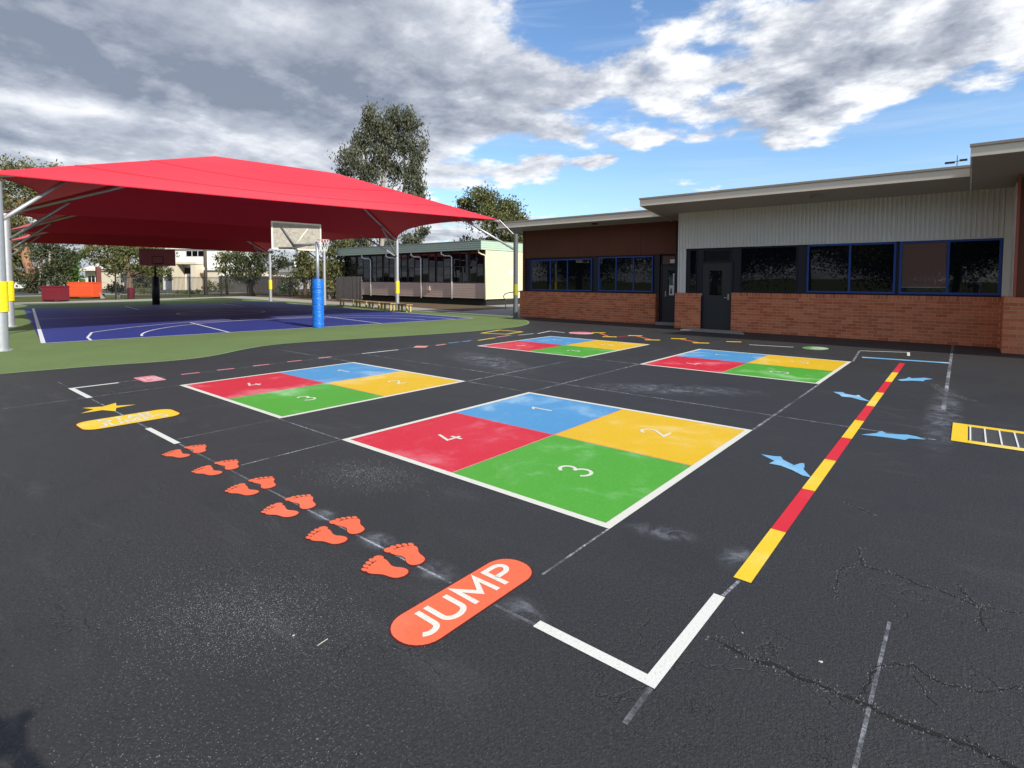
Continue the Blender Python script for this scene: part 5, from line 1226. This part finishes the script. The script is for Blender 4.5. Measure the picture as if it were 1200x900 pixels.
tree('eucalyptus_tree', 'tallest gum tree with drooping grey green foliage, above the red canopy', 450, 52, [([(447, 349), (447, 300), (449, 250), (452, 200), (462, 155)], .30), ([(452, 349), (462, 300), (470, 250), (476, 210), (474, 160)], .22), ([(444, 345), (434, 300), (428, 250), (430, 190), (436, 150)], .2), ([(480, 349), (486, 300), (488, 260)], .2)],
     [(440, 146, 13, 16), (464, 142, 12, 15), (483, 150, 12, 16), (452, 160, 12, 14), (428, 172, 14, 16), (448, 184, 14, 16), (470, 172, 12, 14), (490, 178, 11, 17), (414, 194, 15, 14), (436, 208, 14, 15), (462, 204, 11, 13), (484, 210, 14, 16), (404, 208, 10, 10), (420, 226, 14, 12), (446, 232, 13, 12), (474, 236, 14, 14), (494, 230, 10, 14), (490, 256, 11, 14), (466, 262, 12, 12), (440, 262, 12, 12), (482, 282, 12, 10), (456, 288, 12, 9), (426, 286, 12, 10), (496, 272, 7, 9)], 'leaf_gum', 'bark_pale', 1.35, 1.5, TG, droop=1.3, seed=12, clumps=1.5)
tree('round_tree', 'dense rounded dark green tree behind the portable classroom roof', 578, 47, [([(575, 349), (577, 300), (578, 260)], .4)], [(570, 240, 16, 15), (592, 246, 18, 14), (548, 248, 14, 12), (606, 262, 13, 14), (580, 262, 20, 14), (560, 232, 13, 9), (545, 238, 9, 6), (590, 282, 18, 10), (570, 290, 14, 10), (604, 280, 12, 10)], 'leaf_olive', 'bark', 1.4, 1.9, TG, seed=13)
tree('round_tree', 'low dark bush peeping over the portable classroom roof', 548, 50, [([(548, 349), (548, 300)], .2)], [(548, 284, 9, 6), (558, 288, 8, 6)], 'leaf_dark', 'bark', 1.3, 1., TG, seed=14)
tree('round_tree', 'distant dark tree behind the left half of the portable classroom', 412, 54, [([(412, 349), (412, 310)], .3)], [(410, 290, 13, 10), (424, 294, 12, 9), (398, 286, 10, 10)], 'leaf_dark', 'bark', 1.4, 1., TG, seed=15)
for i, (px, dep, top, w_, lf) in enumerate(((170, 96, 312, 26, 'leaf_dark'), (285, 98, 308, 26, 'leaf_olive'), (352, 100, 305, 24, 'leaf_dark'), (20, 98, 300, 30, 'leaf_dark'), (-40, 90, 290, 34, 'leaf_olive'), (128, 100, 318, 20, 'leaf_olive'), (390, 96, 302, 26, 'leaf_dark'))):
    tree('distant_tree', ['hazy distant tree left of the white house', 'distant tree right of the white house', 'distant tree behind the grey roofed house', 'distant tree behind the far left house', 'distant tree at the far left edge', 'distant low tree behind the cream house', 'distant tree behind the paling fence'][i], px, dep, [([(px, 344), (px, 330)], .3)],
         [(px-w_*.45, (top+338)/2, w_*.5, (338-top)/2), (px+w_*.4, (top+340)/2+2, w_*.5, (338-top)/2.2), (px, top+9, w_*.5, 9)], lf, 'bark', 1.6, 1.0, 'distant trees behind the houses', seed=30+i)
def shrub(px, py, depth, rpx, rpy, leaf, label, seed): tree('garden_shrub', label, px, depth, [([(px, 345), (px, py)], .04)], [(px-rpx*.4, py, rpx*.6, rpy), (px+rpx*.4, py, rpx*.6, rpy*.9)], leaf, 'bark', 1.2, 1.1, 'garden shrubs in front of the houses', 'shrub', 0, seed)
shrub(256, 338, 62, 13, 6, 'leaf_olive', 'rounded olive shrub right of the power pole', 50); shrub(170, 345, 56, 9, 5, 'leaf_olive', 'low shrub beneath the far hoop', 51)
shrub(215, 345, 58, 16, 3, 'leaf_olive', 'low hedge before the white house porch', 52); shrub(333, 338, 58, 8, 7, 'leaf_green', 'green shrub beside the far yellow padded post', 53); shrub(136, 340, 60, 10, 8, 'leaf_dark', 'dark shrub behind the pale bench', 54)
shrub(228, 344, 57, 8, 3, 'leaf_olive', 'small shrub beside the porch steps', 55)
# trees behind the photographer: what the windows mirror
class _: pass
def back_tree(x, y, h, w_, leaf, label, seed, rows=4):
    rnd = random.Random(seed); rs = np.random.RandomState(seed); t = empty('schoolyard_tree', (x, y, 0), label, 'tree', 'trees at the near side of the schoolyard')
    mb = MB().tube([(0, 0, -.05), (.1, 0, h*.35), (0, .1, h*.8)], [.35, .26, .08], 8); allv = []
    for j in range(34):
        c = np.array([rs.normal(0, w_*.27), rs.normal(0, w_*.27), h*rs.uniform(.32, .95)]); 
        if j % 2 == 0: limb(mb, Vector((0, 0, h*.35)), Vector(c), .09, .02, rnd)
        allv.append(rs.normal(0, 1, (1300, 3))*w_*.12+c)
    P_ = np.concatenate(allv); n = len(P_); a = rs.normal(0, 1, (n, 3)); a /= np.linalg.norm(a, axis=1)[:, None]; b_ = np.cross(a, rs.normal(0, 1, (n, 3))); b_ /= np.linalg.norm(b_, axis=1)[:, None]
    V = np.stack([P_-a*.10, P_+b_*.07, P_+a*.10, P_-b_*.07], 1)
    cm = MB(); cm.v = [tuple(v) for v in V.reshape(-1, 3)]; cm.f = [(4*i, 4*i+1, 4*i+2, 4*i+3) for i in range(n)]; cm.build('crown', M[leaf], t); mb.build('trunk', M['bark_pale'], t, smooth=True)
bl = ['far left', 'second from the left', 'third from the left', 'middle', 'fifth from the left', 'sixth from the left', 'right hand', 'far right', 'tall rear left', 'tall rear right']
for i, (x, y, h, w_) in enumerate(((-34, -16, 9, 8), (-26, -19, 11, 9), (-18.5, -17, 9, 8), (-11, -20, 12, 10), (-4, -18, 9, 8), (3, -20, 11, 9), (10, -17, 9, 8), (17, -19, 10, 9), (-22, -27, 13, 12), (-1, -27, 14, 12))):
    back_tree(x, y, h, w_, ['leaf_dark', 'leaf_olive', 'leaf_dark'][i % 3], bl[i]+' tree of the row on the near side of the schoolyard', 70+i)

# ================================================================== PHOTOGRAPHER (stands where the picture is taken; only the shadow shows)
def skin_chain(name, pts, rad, edges, mat, parent, sub=2):
    me = bpy.data.meshes.new(name); me.from_pydata(pts, edges, []); me.materials.append(M[mat]); o = bpy.data.objects.new(name, me); COL.objects.link(o); o.parent = parent
    md = o.modifiers.new('skin', 'SKIN'); md.use_smooth_shade = True
    sv = me.skin_vertices[0].data if me.skin_vertices else None
    if sv is None:
        bm_ = __import__('bmesh').new(); bm_.from_mesh(me); bm_.verts.layers.skin.verify(); bm_.to_mesh(me); bm_.free(); sv = me.skin_vertices[0].data
    for i, r in enumerate(rad): sv[i].radius = (r, r) if not isinstance(r, tuple) else r; sv[i].use_root = (i == 0)
    s2 = o.modifiers.new('subd', 'SUBSURF'); s2.levels = sub; s2.render_levels = sub; return o
M['skin'] = simple('skin', (.55, .33, .24), .55); M['shirt'] = simple('grey_shirt', (.16, .18, .22), .9); M['trouser'] = simple('dark_trousers', (.03, .035, .05), .9); M['hair'] = simple('brown_hair', (.05, .03, .02), .7)
ph = empty('person', (.26, -.31, 0), 'person in grey shirt and dark trousers holding up a phone', 'person', None, YAW)
P_ = [(0, 0, .98), (0, 0, 1.12), (0, .01, 1.28), (0, .01, 1.42), (0, .03, 1.50), (0, .05, 1.58), (0, .06, 1.66), (0, .05, 1.74),
      (-.17, .01, 1.42), (-.27, .16, 1.24), (-.13, .30, 1.47), (-.085, .345, 1.58), (.17, .01, 1.42), (.30, .26, 1.34), (.15, .32, 1.52), (.085, .345, 1.58),
      (-.09, 0, .90), (-.11, .03, .50), (-.12, 0, .09), (-.12, .13, .04), (.09, 0, .90), (.11, .03, .50), (.12, 0, .09), (.13, .13, .04)]
rd = [(.15, .11), (.14, .10), (.16, .11), (.15, .10), .055, .065, (.078, .092), (.06, .07), .065, .055, .042, .03, .065, .055, .042, .03, .085, .06, .042, .035, .085, .06, .042, .035]
E_ = [(0, 1), (1, 2), (2, 3), (3, 4), (4, 5), (5, 6), (6, 7), (3, 8), (8, 9), (9, 10), (10, 11), (3, 12), (12, 13), (13, 14), (14, 15), (0, 16), (16, 17), (17, 18), (18, 19), (0, 20), (20, 21), (21, 22), (22, 23)]
m_, b_ = newmat('clothed_person'); zz_ = sep(coord('Object'))[2]
c_ = mixc(step(zz_, .975, .985), (.03, .035, .05), (.16, .18, .22)); c_ = mixc(step(zz_, 1.485, 1.492), c_, (.55, .33, .24)); c_ = mixc(step(zz_*-1., -.085, -.08), c_, (.02, .02, .02)); setcol(b_, c_); b_.inputs['Roughness'].default_value = .8
M['clothed'] = m_
bd = skin_chain('body', P_, rd, E_, 'clothed', ph)
mb = MB().add([(-.014, .145, 1.645), (.014, .145, 1.645), (0, .172, 1.648), (0, .148, 1.69)], [(0, 1, 2), (1, 3, 2), (3, 0, 2), (0, 3, 1)]); mb.build('nose', M['skin'], ph)
for sx_ in (-1, 1):
    MB().tube([(sx_*.032, .130, 1.685), (sx_*.032, .150, 1.685)], [.013, .008], 10).build('eye', M['hair'], ph)
    MB().tube([(sx_*.078, .05, 1.64), (sx_*.092, .045, 1.67), (sx_*.084, .045, 1.70)], [.010, .014, .010], 8).build('ear', M['skin'], ph, smooth=True)
MB().tube([(-.024, .142, 1.615), (0, .150, 1.612), (.024, .142, 1.615)], .006, 6).build('mouth', simple('lips', (.35, .12, .10), .6), ph)
for sx_ in (-1, 1):
    o_ = (0, 0, 0)
    skin_chain('hand', [(sx_*.085, .345, 1.58), (sx_*.082, .355, 1.635), (sx_*.080, .36, 1.67)], [.026, (.018, .034), (.014, .032)], [(0, 1), (1, 2)], 'skin', ph, 1)
    for k in range(4):
        y0 = .335+.018*k; skin_chain('finger', [(sx_*.082, y0, 1.655+.004*k), (sx_*.088, y0+.012, 1.68-.006*k), (sx_*.078, y0+.022, 1.70-.008*k), (sx_*.062, y0+.024, 1.702-.010*k)], [.009, .009, .008, .007], [(0, 1), (1, 2), (2, 3)], 'skin', ph, 1)
    skin_chain('thumb', [(sx_*.080, .335, 1.62), (sx_*.072, .322, 1.645), (sx_*.055, .325, 1.66)], [.011, .010, .008], [(0, 1), (1, 2)], 'skin', ph, 1)
MB().box(-.060, .060, .345, .354, 1.56, 1.70).build('phone', M['black'], ph)
skin_chain('hair', [(0, .03, 1.64), (0, .03, 1.72), (0, .05, 1.79)], [(.085, .095), (.092, .105), (.05, .06)], [(0, 1), (1, 2)], 'hair', ph, 1)

# painted markings lie almost flush with the asphalt
for o in list(scene.objects):
    if o.parent is None and o.get('category') in ('ground marking', 'corner line', 'painted footprint', 'court marking', 'chalk line'):
        o.scale.z = .45
